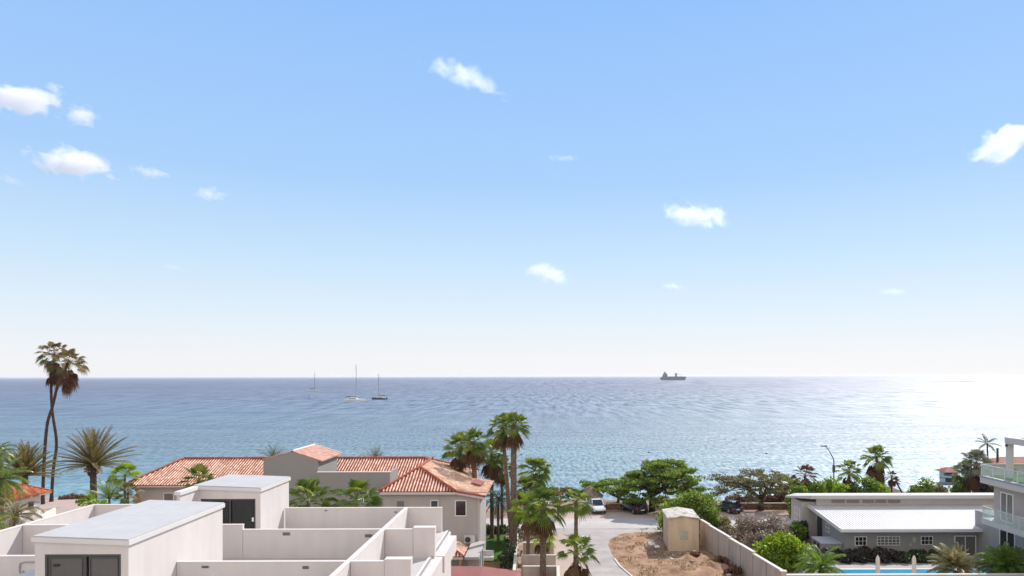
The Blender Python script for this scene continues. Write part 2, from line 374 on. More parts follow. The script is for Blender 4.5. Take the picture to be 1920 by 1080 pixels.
def sea_mat():
    m = bpy.data.materials.new('sea_water'); m.use_nodes = True; nt = m.node_tree; b = nt.nodes['Principled BSDF']
    g = nt.nodes.new('ShaderNodeNewGeometry'); N = nt.nodes.new; L = nt.links.new
    sx = N('ShaderNodeSeparateXYZ'); L(g.outputs['Position'], sx.inputs[0])
    def mapped(sc):
        mp = N('ShaderNodeMapping'); mp.inputs['Scale'].default_value = sc; mp.inputs['Rotation'].default_value = (0, 0, rad(-12))
        L(g.outputs['Position'], mp.inputs['Vector']); return mp
    def noi(sc, s=1.0, d=4, r=0.55):
        n = N('ShaderNodeTexNoise'); n.inputs['Scale'].default_value = s; n.inputs['Detail'].default_value = d
        n.inputs['Roughness'].default_value = r; L(mapped(sc).outputs[0], n.inputs['Vector']); return n
    # depth: shallow turquoise near the beach, deep blue beyond
    n1 = noi((0.004, 0.012, 1), 1, 4)
    dm = N('ShaderNodeMath'); dm.operation = 'MULTIPLY_ADD'; dm.inputs[1].default_value = 260; L(n1.outputs[0], dm.inputs[0]); L(sx.outputs[1], dm.inputs[2])
    mr = N('ShaderNodeMapRange'); mr.inputs[1].default_value = 230; mr.inputs[2].default_value = 1400
    L(dm.outputs[0], mr.inputs[0])
    pw = N('ShaderNodeMath'); pw.operation = 'POWER'; pw.inputs[1].default_value = 0.55; L(mr.outputs[0], pw.inputs[0])
    r = N('ShaderNodeValToRGB'); el = r.color_ramp.elements
    el[0].position = 0; el[0].color = (0.12, 0.28, 0.31, 1)
    el[1].position = 1; el[1].color = (0.075, 0.085, 0.145, 1)
    e = el.new(0.25); e.color = (0.10, 0.165, 0.205, 1)
    e = el.new(0.55); e.color = (0.08, 0.125, 0.185, 1)
    L(pw.outputs[0], r.inputs[0])
    # current patches: slightly darker or lighter water
    n2 = noi((0.010, 0.05, 1), 1, 5, 0.6)
    r2 = N('ShaderNodeValToRGB'); r2.color_ramp.elements[0].position = 0.35; r2.color_ramp.elements[0].color = (0.72, 0.78, 0.85, 1)
    r2.color_ramp.elements[1].position = 0.65; r2.color_ramp.elements[1].color = (1.15, 1.12, 1.08, 1); L(n2.outputs[0], r2.inputs[0])
    mx = N('ShaderNodeMix'); mx.data_type = 'RGBA'; mx.blend_type = 'MULTIPLY'; mx.inputs[0].default_value = 1
    L(r.outputs[0], mx.inputs[6]); L(r2.outputs[0], mx.inputs[7]); 
    # chop: flecks of lighter and darker water at every distance
    def raw(sc, d=3):
        n = N('ShaderNodeTexNoise'); n.inputs['Scale'].default_value = 1; n.inputs['Detail'].default_value = d; n.inputs['Roughness'].default_value = .7
        mp = N('ShaderNodeMapping'); mp.inputs['Scale'].default_value = sc; L(g.outputs['Position'], mp.inputs['Vector']); L(mp.outputs[0], n.inputs['Vector']); return n
    fa = raw((1.3, 0.3, 1)); fb = raw((0.22, 0.022, 1)); fc = raw((0.05, 0.0035, 1))
    def mr_(a0, a1, b0, b1):
        q = N('ShaderNodeMapRange'); q.inputs[1].default_value = a0; q.inputs[2].default_value = a1; q.inputs[3].default_value = b0; q.inputs[4].default_value = b1; return q
    w1 = mr_(200, 500, 0, 1); L(sx.outputs[1], w1.inputs[0]); w2 = mr_(600, 2200, 0, 1); L(sx.outputs[1], w2.inputs[0])
    def fmix(w, a_, b_):
        q = N('ShaderNodeMix'); L(w.outputs[0], q.inputs[0]); L(a_, q.inputs[2]); L(b_, q.inputs[3]); return q.outputs[0]
    chop = fmix(w2, fmix(w1, fa.outputs[0], fb.outputs[0]), fc.outputs[0])
    cr = mr_(0.34, 0.66, 0.72, 1.30); L(chop, cr.inputs[0])
    sm = N('ShaderNodeVectorMath'); sm.operation = 'SCALE'; L(mx.outputs[2], sm.inputs[0]); L(cr.outputs[0], sm.inputs['Scale'])
    L(sm.outputs[0], b.inputs['Base Color'])
    spv = mr_(0.38, 0.62, 0.1, 0.85); L(chop, spv.inputs[0]); L(spv.outputs[0], b.inputs['Specular IOR Level']); 
    cwt = mr_(0.36, 0.64, 0.2, 0.72); L(chop, cwt.inputs[0]); L(cwt.outputs[0], b.inputs['Coat Weight'])
    n3 = noi((0.006, 0.03, 1), 1, 4, 0.6)
    rr = N('ShaderNodeMapRange'); rr.inputs[1].default_value = 0.35; rr.inputs[2].default_value = 0.65
    rr.inputs[3].default_value = 0.50; rr.inputs[4].default_value = 0.64; L(n3.outputs[0], rr.inputs[0]); L(rr.outputs[0], b.inputs['Roughness'])
    b.inputs['Coat Roughness'].default_value = 0.88; b.inputs['Coat IOR'].default_value = 1.6
    b.inputs['IOR'].default_value = 1.75; b.inputs['Specular IOR Level'].default_value = 1.0
    # waves from ripples to long swell, streaked across the wind
    h = None
    for sc, w in (((0.0035, 0.016, 1), 7), ((0.014, 0.06, 1), 2.3), ((0.06, 0.2, 1), 0.85), ((0.25, 0.6, 1), 0.36), ((0.9, 1.8, 1), 0.16)):
        n = noi(sc, 1, 3, 0.6); mm = N('ShaderNodeMath'); mm.operation = 'MULTIPLY'; mm.inputs[1].default_value = w; L(n.outputs[0], mm.inputs[0])
        if h is None: h = mm
        else:
            ad = N('ShaderNodeMath'); ad.operation = 'ADD'; L(h.outputs[0], ad.inputs[0]); L(mm.outputs[0], ad.inputs[1]); h = ad
    bp = N('ShaderNodeBump'); bp.inputs['Strength'].default_value = 1.0; bp.inputs['Distance'].default_value = 1.0
    L(h.outputs[0], bp.inputs['Height']); L(bp.outputs[0], b.inputs['Normal'])
    return m
m_sea = sea_mat()
b = MB()
sea_x = [-90000, -20000, -3000, 0, 3000, 20000, 90000]; sea_y = [60, 400, 2000, 10000, 90000]
b.v = [(x, y, SEA) for y in sea_y for x in sea_x]
for j in range(4):
    for i in range(6): b.f.append((j*7+i, j*7+i+1, (j+1)*7+i+1, (j+1)*7+i))
struct(b.build('sea', m_sea))

# roads and yards: sheets a few millimetres above the ground
m_road = mat('pale_asphalt', (0.44, 0.395, 0.37), 0.9, var=0.26, scale=0.5, bump=0.1, detail=12, spec=0.15)
m_coast = mat('coast_asphalt', (0.54, 0.49, 0.465), 0.9, var=0.22, scale=0.3, bump=0.1, detail=12, spec=0.15)
m_yard = mat('sand_yard', (0.50, 0.39, 0.33), 0.95, var=0.15, scale=0.4, bump=0.2, detail=9, spec=0.1)
m_dirt = mat('brown_dirt', (0.42, 0.27, 0.175), 0.95, col2=(0.22, 0.125, 0.08), scale=0.8, bump=1.0, bscale=3, detail=9, spec=0.1)
m_white_line = mat('road_line', (0.62, 0.6, 0.56), 0.8, var=0.3, scale=1.5)
m_lawn = mat('lawn', (0.07, 0.16, 0.02), 0.95, var=0.35, scale=1.2, bump=0.6, bscale=14, spec=0.1)
m_plot = mat('pink_plot', (0.46, 0.36, 0.31), 0.95, var=0.1, scale=0.5, spec=0.1)
def sheet(name, pts, m, z):
    b = MB(); b.face([(p.x, p.y, z) for p in pts]); return struct(b.build(name, m))
P = pz
xr0, xr1 = -150, 150
b = MB(); b.face([(xr0, 78.5, .008), (xr1, 78.5, .008), (xr1, 86.5, .008), (xr0, 86.5, .008)]); struct(b.build('coast_road', m_coast))
b = MB(); b.face([(-2.0, 86.5, .006), (60, 86.5, .006), (60, 90.3, .006), (-2.0, 90.3, .006)]); struct(b.build('roadside_parking', m_yard))
edge_l = [P(1104, 1080), P(1098, 1050), P(1090, 1028), P(1080, 1012), P(1062, 1003), P(1032, 998), P(1032, 990)]
edge_r = [P(1237, 990), P(1237, 996), P(1200, 998), P(1165, 1001), P(1143, 1012), P(1140, 1022), P(1150, 1045), P(1162, 1062), P(1183, 1080)]
near = [Vector((8.4, 40, 0)), Vector((3.6, 40, 0))]
sheet('side_road', edge_l[:] + edge_r + near, m_road, 0.012)
sheet('sand_verge', [Vector((0.1, 40, 0)), P(1045, 1080), P(1035, 1000), P(1032, 990), P(1070, 1010), P(1095, 1045), P(1110, 1080), Vector((4.0, 40, 0))], m_yard, 0.004)
xw = lambda y: 16.2+(71.7-y)*0.135         # line of the boundary wall
# dirt lot with mounds
dl = [P(1183, 1080), P(1162, 1062), P(1150, 1045), P(1140, 1022), P(1143, 1012), P(1165, 1001), P(1200, 998), P(1325, 990)]
b = MB()
nx, ny = 70, 70
x0, x1, y0, y1 = 5.5, 21.2, 38, 81
lx = [(60+i*0) for i in range(0)]
def left_edge(y):
    pts = sorted([(p.y, p.x) for p in dl[:7]]); pts = [(38, 8.9)] + pts
    for (ya, xa), (yb, xb) in zip(pts, pts[1:]):
        if ya <= y <= yb: return xa+(xb-xa)*(y-ya)/(yb-ya+1e-9)
    return pts[-1][1]
ytop = max(p.y for p in dl[:7])
mounds = [(pz(1310, 1055), 3.0, 0.6), (pz(1350, 1070), 2.3, 0.6), (pz(1285, 1075), 2.2, 0.5), (pz(1330, 1080), 2.0, 0.45), (pz(1303, 1045), 1.2, 0.4)]
def dirt_h(x, y):
    h = 0.015
    for c, rr, hh in mounds:
        d2 = ((x-c.x)**2+(y-c.y)**2)/(rr*rr)
        if d2 < 4: h += hh*math.exp(-d2*2)*(0.8+0.7*noise.noise(Vector((x*1.3, y*1.3, 1)))) 
    return h + 0.06*abs(noise.noise(Vector((x*0.9, y*0.9, 3))))
for j in range(ny+1):
    y = 40+(ytop-0.01-40)*j/ny; xl = left_edge(y); xr = xw(min(y, 72.6))+.02
    for i in range(nx+1):
        x = xl+(xr-xl)*i/nx
        e = min(1, i/3.0)
        b.v.append((x, y, 0.014+(dirt_h(x, y)-0.014)*e))
for j in range(ny):
    for i in range(nx): b.f.append((j*(nx+1)+i, j*(nx+1)+i+1, (j+1)*(nx+1)+i+1, (j+1)*(nx+1)+i))
struct(b.build('dirt_lot', m_dirt, smooth=True))
b = MB()
kp = [P(1152, 1048), P(1162, 1062), P(1183, 1080), Vector((8.7, 50, 0))]
for a_, c_ in zip(kp, kp[1:]):
    d_ = (c_-a_).normalized(); s_ = Vector((d_.y, -d_.x, 0))*-0.07
    b.hexa([a_-s_+Vector((0, 0, .012)), a_+s_+Vector((0, 0, .012)), c_+s_+Vector((0, 0, .012)), c_-s_+Vector((0, 0, .012))],
           [a_-s_+Vector((0, 0, .1)), a_+s_+Vector((0, 0, .1)), c_+s_+Vector((0, 0, .1)), c_-s_+Vector((0, 0, .1))])
struct(b.build('kerb', m_fencecap, fix=True))
sheet('lawn', [P(900, 1062), P(948, 1058), P(948, 1005), P(900, 1005)], m_lawn, 0.01)
sheet('pink_plot', [Vector((-75, 60, 0)), Vector((-48, 60, 0)), P(180, 935), P(60, 939)], m_plot, 0.006)
# white lines at the far edge of the coast road
b = MB()
for yy in (79.3, 82.4, 85.6):
    b.face([(xr0, yy, .014), (xr1, yy, .014), (xr1, yy+.12, .014), (xr0, yy+.12, .014)])
struct(b.build('road_lines', m_white_line))

# ------------------------------------------------------------------ white flat roofed terrace in front
tb = thing('terrace_building', 'large white flat roofed building with stepped roof terraces and parapet walls in the foreground', 'building', (-18, 32, 0))
ZW, ZH, ZD = 9.5, 9.78, 7.9
def wallbox(name, x0, x1, y0, y1, z0, z1, cope=0.05, m=None):
    MB().box(x0, x1, y0, y1, z0, z1-cope).build(name, m or m_plaster, tb)
    b = MB().box(x0-.02, x1+.02, y0-.02, y1+.02, z1-cope, z1); return b
MB().box(-29.6, -6.45, 14, 44.55, 0, ZD-.02).build('main_wall', m_plaster, tb)
b = MB().box(-29.38, -9.42, 14, 44.3, ZD-.02, ZD)
b.box(-9.18, -6.72, 14, 44.3, ZD-.02, ZD).build('roof_deck', m_deck, tb)
cop = MB()
def par(x0, x1, y0, y1, z1):
    b = MB().box(x0, x1, y0, y1, ZD, z1-.06); cop.box(x0-.012, x1+.012, y0-.012, y1+.012, z1-.06, z1)
    b.build('parapet', m_plaster, tb)
par(-29.6, -29.38, 14, 44.05, ZH)
par(-9.42, -9.2, 14, 44.3, ZW)
for k, yw in enumerate((24.5, 31.45, 38.05)):
    par(-29.36, -16.1 if k != 9 else 0, yw, yw+.2, ZH) if k == 0 else None
# wall A, B: high part on the left, low part on the right
def cross(yw, rend, cut=-17.19, skip=None):
    if skip:
        par(-29.36, skip[0], yw, yw+.2, ZH)
    else:
        par(-29.36, cut, yw, yw+.2, ZH)
    par((skip[1] if skip else cut)+.02, -9.44, yw, yw+.2, ZW)
    par(-9.18, rend, yw, yw+.2, ZW)
cross(31.45, -7.62, skip=(-21.1, -17.2))
cross(38.05, -7.62, cut=-17.12)
for yw in (31.45, 38.05):
    par(-7.60, -6.40, yw-.04, yw+.42, ZW+.1)
par(-29.6, -21.3, 44.07, 44.3, ZH)
par(-17.16, -9.44, 44.32, 44.52, ZW); par(-9.42, -7.0, 44.32, 44.52, ZW)
cop.build('coping', m_coping, tb)
# outer kerb, gutter rail and ledge of the right edge
b = MB(); b.box(-6.72, -6.58, 14, 44.3, ZD-.1, ZD+.12); b.build('kerb', m_coping, tb)
MB().box(-6.56, -6.53, 14, 44.2, ZD-.1, ZD+.13).build('gutter_rail', m_grey, tb)
b = MB(); b.box(-6.45, -5.95, 38.6, 43.6, 6.9, 7.85); b.build('ledge', m_plaster, tb)
b = MB(); b.box(-6.45, -6.05, 22, 38.55, 6.9, 7.82); b.build('ledge', m_plaster, tb)
# vents on the walls
for px, py, y, w, h in ((537, 1001, 38.05, .42, .17), (691, 1004.5, 38.05, .42, .17), (573, 1064, 31.45, .3, .13), (385, 1063, 31.45, .34, .1), (611, 957.5, 44.32, .16, .08), (742, 960, 44.32, .16, .08)):
    p = pd(px, py, y-.01)
    f = MB().box(p.x-w/2, p.x+w/2, y-.02, y-.003, p.z-h/2, p.z+h/2).build('vent', m_grey, tb)
    g_ = MB()
    for k in range(3):
        zz = p.z-h/2+h*(k+.5)/3; g_.box(p.x-w/2+.02, p.x+w/2-.02, y-.03, y-.021, zz-h*.08, zz+h*.08)
    g_.build('louvre', m_black, f)
# conduit loop on the left wall
p0 = [pd(x_, y_, 31.40) for x_, y_ in ((75, 1054), (45, 1054), (38, 1056), (36.5, 1062), (36.5, 1073), (40, 1077), (44, 1077), (43, 1070))]
MB().tube(p0, .025, 6).build('conduit', m_grey, tb)
p = pd(64, 1067, 29.5)
MB().box(-22.3, -21.12, 28.0, 30.0, ZD, p.z).build('step_block', m_plaster, tb)

def stair_house(x0, x1, y0, y1, zl, zr, fin, mull, label):
    """penthouse: walls with door opening, sloped roof slab, sliding door"""
    zs = lambda x: zl+(zr-zl)*(x-x0)/(x1-x0)
    t = .2
    dx0, dx1, dt = mull[0], mull[2], mull[3]
    b = MB()
    def wp(xa, xb, ya, yb, za=ZD):
        b.hexa([(xa, ya, za), (xb, ya, za), (xb, yb, za), (xa, yb, za)], [(xa, ya, zs(xa)), (xb, ya, zs(xb)), (xb, yb, zs(xb)), (xa, yb, zs(xa))])
    wp(x0, dx0, y0, y0+t); wp(dx1, x1, y0, y0+t); wp(dx0, dx1, y0, y0+t, dt)
    wp(x0, x0+t, y0+t, y1); wp(x1-t, x1, y0+t, y1); wp(x0+t, x1-t, y1-t, y1)
    if fin: wp(x0, x0+.18, y0-fin, y0)
    h = b.build('stair_house', m_plaster, tb); h['label'] = label
    # roof slab with fascia
    o = .09; yf = y0-o
    b = MB(); A = [(x0-o, yf), (x1+o, yf), (x1+o, y1+o), (x0-o, y1+o)]
    b.hexa([(x, y, zs(x)+.003) for x, y in A], [(x, y, zs(x)+.2) for x, y in A])
    if fin:
        A2 = [(x0-o, y0-fin-o), (x0+.18+o, y0-fin-o), (x0+.18+o, yf-.003), (x0-o, yf-.003)]
        b.hexa([(x, y, zs(x)+.003) for x, y in A2], [(x, y, zs(x)+.2) for x, y in A2])
    b.build('fascia', m_fascia, h)
    b = MB(); o2 = .05; A = [(x0-o2, yf+.04), (x1+o2, yf+.04), (x1+o2, y1+o2), (x0-o2, y1+o2)]
    b.hexa([(x, y, zs(x)+.202) for x, y in A], [(x, y, zs(x)+.25) for x, y in A]); b.build('roof_membrane', m_flatroof, h)
    b = MB()
    for k in (1, 2):
        xx = x0+(x1-x0)*k/3.0
        b.hexa([(xx-.012, yf+.05, zs(xx)+.25), (xx+.012, yf+.05, zs(xx)+.25), (xx+.012, y1, zs(xx)+.25), (xx-.012, y1, zs(xx)+.25)],
               [(xx-.012, yf+.05, zs(xx)+.258), (xx+.012, yf+.05, zs(xx)+.258), (xx+.012, y1, zs(xx)+.258), (xx-.012, y1, zs(xx)+.258)])
    b.build('seam', mat('seam', (0.42, 0.43, 0.45), 0.8), h)
    # sliding door
    fy0, fy1 = y0+.02, y0+.10; w = .09
    b = MB(); b.box(dx0, dx0+w, fy0, fy1, ZD+.02, dt); b.box(dx1-w, dx1, fy0, fy1, ZD+.02, dt); b.box(dx0+w, dx1-w, fy0, fy1, dt-w, dt); b.box(dx0+w, dx1-w, fy0, fy1, ZD+.02, ZD+.1)
    b.box(mull[1]-.05, mull[1]+.05, fy0+.003, fy1-.003, ZD+.1, dt-w)
    b.build('door_frame', m_darkframe, h)
    return h, zs
xa = lambda px: X(px, 27.87)
h1, zs1 = stair_house(-21.02, -17.2, 27.87, 35.9, 11.3, 11.15, 0, (xa(83), xa(158), xa(226), 10.78), 'near stair house with closed grey shutters')
b = MB(); y_ = 27.93; b.box(xa(87), xa(156), y_+.02, y_+.035, ZD+.1, 10.69)
b.build('shutter', m_shutter, h1)
b = MB(); b.box(xa(163), xa(222), y_+.025, y_+.04, ZD+.1, 10.69); b.build('shutter', m_shutter, h1)
b = MB()
for xa_, xb_ in ((91, 152), (166, 219)):
    for (u0, u1, v0, v1) in ((0, 1, .97, 1), (0, .02, 0, .97), (.98, 1, 0, .97)):
        X0, X1 = xa(xa_), xa(xb_); b.box(X0+(X1-X0)*u0, X0+(X1-X0)*u1, y_-.005, y_+.018, 8.1+(10.66-8.1)*v0, 8.1+(10.66-8.1)*v1)
b.build('panel_frame', m_darkframe, h1)
p = pd(106, 1060, 27.93); MB().box(p.x-.13, p.x+.13, 27.92, 27.935, p.z-.05, p.z+.05).build('door_sticker', m_black, h1)
xb = lambda px: X(px, 40.8)
h2, zs2 = stair_house(-21.2, -17.28, 40.8, 45.25, 11.3, 11.15, 2.0, (xb(376), xb(430), xb(478.5), 10.72), 'far stair house with open dark glass sliding door')
m_smoke = glassmat('smoked_glass', (0.35, 0.36, 0.36), 0.12)
MB().box(xb(381), xb(427), 40.85, 40.86, 8.0, 10.63).build('glass_pane', m_smoke, h2)
MB().box(xb(434), xb(474), 40.87, 40.88, 8.0, 10.63).build('glass_pane', m_smoke, h2)
b = MB(); b.box(-21.0, -17.5, 44.2, 44.24, ZD, 11.1); b.build('inner_wall', mat('inner_wall', (0.62, 0.58, 0.56), 0.9, var=0.1, scale=1), h2)
b = MB(); b.box(-20.9, -19.9, 43.4, 43.9, ZD, 10.9); b.box(-19.6, -19.3, 42.9, 43.3, ZD, 9.6); b.build('cupboard', m_greywall, h2)
MB().box(-18.9, -17.6, 44.14, 44.19, 10.15, 10.75).build('dark_window', m_black, h2)
p = pd(474, 974, 40.78); MB().box(p.x-.05, p.x+.05, 40.76, 40.82, p.z-.12, p.z+.12).build('door_handle', m_white, h2)

# ------------------------------------------------------------------ tiled roofs
def tiled(mb, quad, pitch=0.29, amp=0.07):
    """quad: eave0, eave1, top1, top0 world points (top may be a shorter edge); corrugated along the eave"""
    e0, e1, t1, t0 = [Vector(q) for q in quad]
    U = (e1-e0); Lu = U.length; U.normalize()
    nrm = U.cross((t0+t1)/2-(e0+e1)/2).normalized()
    if nrm.z < 0: nrm = -nrm
    V = nrm.cross(U).normalized()
    if V.z < 0: V = -V
    def uv(p): d = p-e0; return (d.dot(U), d.dot(V))
    ut0, vt0 = uv(t0); ut1, vt1 = uv(t1)
    def vmax(u):
        if ut0 > 1e-6 and u < ut0: return vt0*u/ut0
        if u < 0 or u > Lu and u > ut1: pass
        if u <= ut1 and ut1 > ut0: return vt0+(vt1-vt0)*(u-ut0)/(ut1-ut0)
        if u > ut1 and Lu > ut1: return vt1*(Lu-u)/(Lu-ut1)
        return vt1
    ns = 8; n = max(1, round(Lu/pitch))*ns; rows = 6
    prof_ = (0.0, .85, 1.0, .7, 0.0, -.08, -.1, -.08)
    base = len(mb.v)
    for i in range(n+1):
        u = Lu*i/n; hgt = amp*prof_[i % ns]
        vm = max(0.02, vmax(min(u, Lu)))
        for j in range(rows+1):
            mb.v.append(tuple(e0+U*u+V*(vm*j/rows)+nrm*hgt))
    for i in range(n):
        for j in range(rows):
            a_ = base+i*(rows+1)+j; mb.f.append((a_, a_+rows+1, a_+rows+2, a_+1))
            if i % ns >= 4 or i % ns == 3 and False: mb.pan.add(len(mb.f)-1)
def ridge(mb, p, q, r=0.13, lift=0.08):
    p = Vector(p)+Vector((0, 0, lift)); q = Vector(q)+Vector((0, 0, lift)); n = max(2, int((q-p).length/0.4)); pts = []; rr = []
    for i in range(n+1):
        t = i/n; pts.append(p.lerp(q, t)); rr.append(r*(1.08 if i % 2 else 0.95))
    mb.tube(pts, rr, 8)

# ------------------------------------------------------------------ seaside house with clay tile roofs
hs = thing('tiled_house', 'two storey cream house with long red clay tile roofs behind the white terraces', 'house', (-20, 68, 0))
YE, YR, YB = 68.8, 74.0, 79.2
ZE, ZR = 7.1, 9.15
xL = X(230, YE); xLr = X(345, YR); xRr = X(796, YR); xR = X(884, 72)
t = MB()
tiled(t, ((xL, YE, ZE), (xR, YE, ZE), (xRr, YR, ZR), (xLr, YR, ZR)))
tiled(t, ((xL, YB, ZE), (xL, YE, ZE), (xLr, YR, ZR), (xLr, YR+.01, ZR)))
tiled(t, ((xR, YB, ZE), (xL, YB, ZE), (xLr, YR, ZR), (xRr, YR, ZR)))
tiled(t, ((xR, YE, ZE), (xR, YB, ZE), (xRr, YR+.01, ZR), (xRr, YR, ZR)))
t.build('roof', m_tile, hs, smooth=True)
t = MB()
ridge(t, (xLr, YR, ZR), (xRr, YR, ZR)); ridge(t, (xL, YE, ZE), (xLr, YR, ZR)); ridge(t, (xR, YE, ZE), (xRr, YR, ZR)); ridge(t, (xL, YB, ZE), (xLr, YR, ZR)); ridge(t, (xR, YB, ZE), (xRr, YR, ZR))
t.build('ridge_tiles', m_ridge, hs, smooth=True)
MB().box(xL+.9, xR-.6, YE+.7, YB-.7, 0, ZE+.1).build('wall', m_housewall, hs)
MB().box(xL+.1, xR-.1, YE+.12, YB-.12, ZE-.22, ZE-.06).build('eave', m_coping, hs)
def window(parent, px0, px1, py0, py1, y, glass=m_dglass, fr=m_white, f=.06, mul=0, bars=0, hb=0):
    a_ = pd(px0, py1, y); c_ = pd(px1, py0, y)
    x0, x1, z0, z1 = a_.x, c_.x, a_.z, c_.z
    b = MB(); b.box(x0, x0+f, y-.05, y+.02, z0, z1); b.box(x1-f, x1, y-.05, y+.02, z0, z1)
    b.box(x0+f, x1-f, y-.05, y+.02, z1-f, z1); b.box(x0+f, x1-f, y-.05, y+.02, z0, z0+f)
    for k in range(1, mul+1):
        xx = x0+(x1-x0)*k/(mul+1); b.box(xx-f*.4, xx+f*.4, y-.045, y+.01, z0+f, z1-f)
    for k in range(1, hb+1):
        zz = z0+(z1-z0)*k/(hb+1); b.box(x0+f, x1-f, y-.04, y+.012, zz-.02, zz+.02)
    for k in range(1, bars+1):
        xx = x0+(x1-x0)*k/(bars+1); b.box(xx-.02, xx+.02, y-.042, y+.011, z0+f, z1-f)
    w = b.build('window', fr, parent)
    MB().box(x0+f, x1-f, y-.02, y-.01, z0+f, z1-f).build('pane', glass, w)
    return w
m_curtain = mat('curtained_glass', (0.17, 0.16, 0.155), 0.2, spec=0.7, var=0.15, scale=3)
window(hs, 307, 326, 924, 941, YE+.7, m_curtain)
# front wing
YF = 62.8
wx0, wx1 = X(716, YF), X(898, YF)
MB().box(wx0, wx1, YF, YE+.69, 0, Z(800, 928, YF)).build('wall', m_housewall, hs)
ex0, ex1, yE = X(710, YF-.5), X(853, YF-.5), YF-.5
zE = Z(780, 922, yE)
ap = pd(787, 876, 66.3)
ay = YR-.2
t = MB()
tiled(t, ((ex0, yE, zE), (ex1, yE, zE), ap+Vector((.01, 0, 0)), ap))
tiled(t, ((ex0, ay, zE), (ex0, yE, zE), ap, (ap.x, ay, ap.z)))
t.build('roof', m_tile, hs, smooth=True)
rt = pd(911, 931, yE); rt2z = rt.z
t = MB()
tiled(t, ((ex1, yE, zE), (ex1, 72, zE), (ap.x, ay, ap.z), ap))
tiled(t, ((rt.x, yE, rt.z), (rt.x, 71.5, rt.z), (ex1, 72, zE+.05), (ex1+.02, yE, zE+.02)))
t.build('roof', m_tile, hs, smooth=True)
t = MB(); ridge(t, (ex0, yE, zE), ap); ridge(t, (ex1, yE, zE), ap); ridge(t, ap, (ap.x, ay, ap.z)); ridge(t, (ex1, yE, zE), (rt.x, yE, rt.z), .09, .03)
t.build('ridge_tiles', m_ridge, hs, smooth=True)
b = MB(); b.box(ex0+.05, ex1+.1, yE+.05, YF-.003, zE-.28, zE-.05)
b.build('eave', m_coping, hs)
b = MB(); b.hexa([(ex1+.12, yE+.05, zE-.28), (rt.x-.05, yE+.05, rt.z-.28), (rt.x-.05, YF-.003, rt.z-.28), (ex1+.12, YF-.003, zE-.28)],
       [(ex1+.12, yE+.05, zE-.08), (rt.x-.05, yE+.05, rt.z-.08), (rt.x-.05, YF-.003, rt.z-.08), (ex1+.12, YF-.003, zE-.08)])
b.build('eave', m_coping, hs)
window(hs, 853, 875, 937.5, 968, YF, m_dglass, f=.09)
window(hs, 807, 822, 937.5, 956, YF, m_dglass, f=.07)
window(hs, 743, 759, 938, 956, YF, m_curtain, m_housewall, f=.07)
b = MB(); dpx = X(897.5, YF); b.tube([(dpx, YF-.06, Z(898, 930, YF)), (dpx, YF-.06, .3)], .06, 8); b.build('downpipe', m_coping, hs)
# thin dull red panel laid on the right slope
def skew(name, pts, th, m, parent):
    b = MB(); b.hexa([Vector(p)-Vector((0, 0, th)) for p in pts], pts); return b.build(name, m, parent)
s0 = Vector((ex1+.3, 66.5, zE+.35)); 
skew('roof_panel', [Vector((ex1+.9, 67.0, 7.62)), Vector((ex1+1.9, 66.4, 7.45)), Vector((ex1+2.1, 68.6, 7.45)), Vector((ex1+1.1, 69.2, 7.62))], .08, m_redflat, hs)
# gabled tower wall
gy = 65.6
L0, L1, Am = pd(494, 861, gy), pd(596.5, 862, gy), pd(548, 847.5, gy)
yb2 = 71.5
zb = 4.0
b = MB(); b.hexa([(L0.x, gy, zb), (L1.x, gy, zb), (L1.x, yb2, zb), (L0.x, yb2, zb)], [(L0.x, gy, L0.z), (L1.x, gy, L1.z), (L1.x, yb2, L1.z), (L0.x, yb2, L0.z)])
b.face([(L0.x, gy, L0.z), (L1.x, gy, L1.z), (Am.x, gy, Am.z)]); b.face([(L1.x, yb2, L1.z), (L0.x, yb2, L0.z), (Am.x, yb2, Am.z)])
b.build('gable_tower', m_towerwall, hs)
t = MB(); g0, g1 = gy-.02, yb2+.3
t.hexa([(Am.x, g0, Am.z), (L1.x+.35, g0, L1.z-.2), (L1.x+.35, g1, L1.z-.2), (Am.x, g1, Am.z)], [(Am.x, g0, Am.z+.12), (L1.x+.35, g0, L1.z-.08), (L1.x+.35, g1, L1.z-.08), (Am.x, g1, Am.z+.12)])
t.hexa([(L0.x-.2, g0, L0.z-.12), (Am.x-.003, g0, Am.z), (Am.x-.003, g1, Am.z), (L0.x-.2, g1, L0.z-.12)], [(L0.x-.2, g0, L0.z), (Am.x-.003, g0, Am.z+.12), (Am.x-.003, g1, Am.z+.12), (L0.x-.2, g1, L0.z)])
m_tileflat = tile_mat('flat_tiles', (0.36, 0.165, 0.115), (0.46, 0.24, 0.175), (0.54, 0.33, 0.25))
tw = t.build('tower_roof', m_tileflat, hs)
t = MB(); ridge(t, (Am.x, g0, Am.z), (Am.x, g1, Am.z), .1, .1); ridge(t, (L1.x+.33, g1, L1.z-.15), (Am.x, g1, Am.z), .09, .1); t.build('verge', m_coping, hs, smooth=True)
# grey wall between tower and wing
q0, q1 = pd(598, 887, 65.2), pd(731, 884.5, 65.2)
MB().box(L1.x+.003, q1.x, 65.2, 65.45, 1, q1.z-.06).build('screen_wall', m_towerwall, hs)
MB().box(L1.x+.003, q1.x+.03, 65.17, 65.48, q1.z-.06, q1.z).build('coping', m_coping, hs)
MB().box(q1.x-.25, q1.x, 65.455, 68.8, 3, q1.z-.06).build('screen_wall', m_greywall, hs)
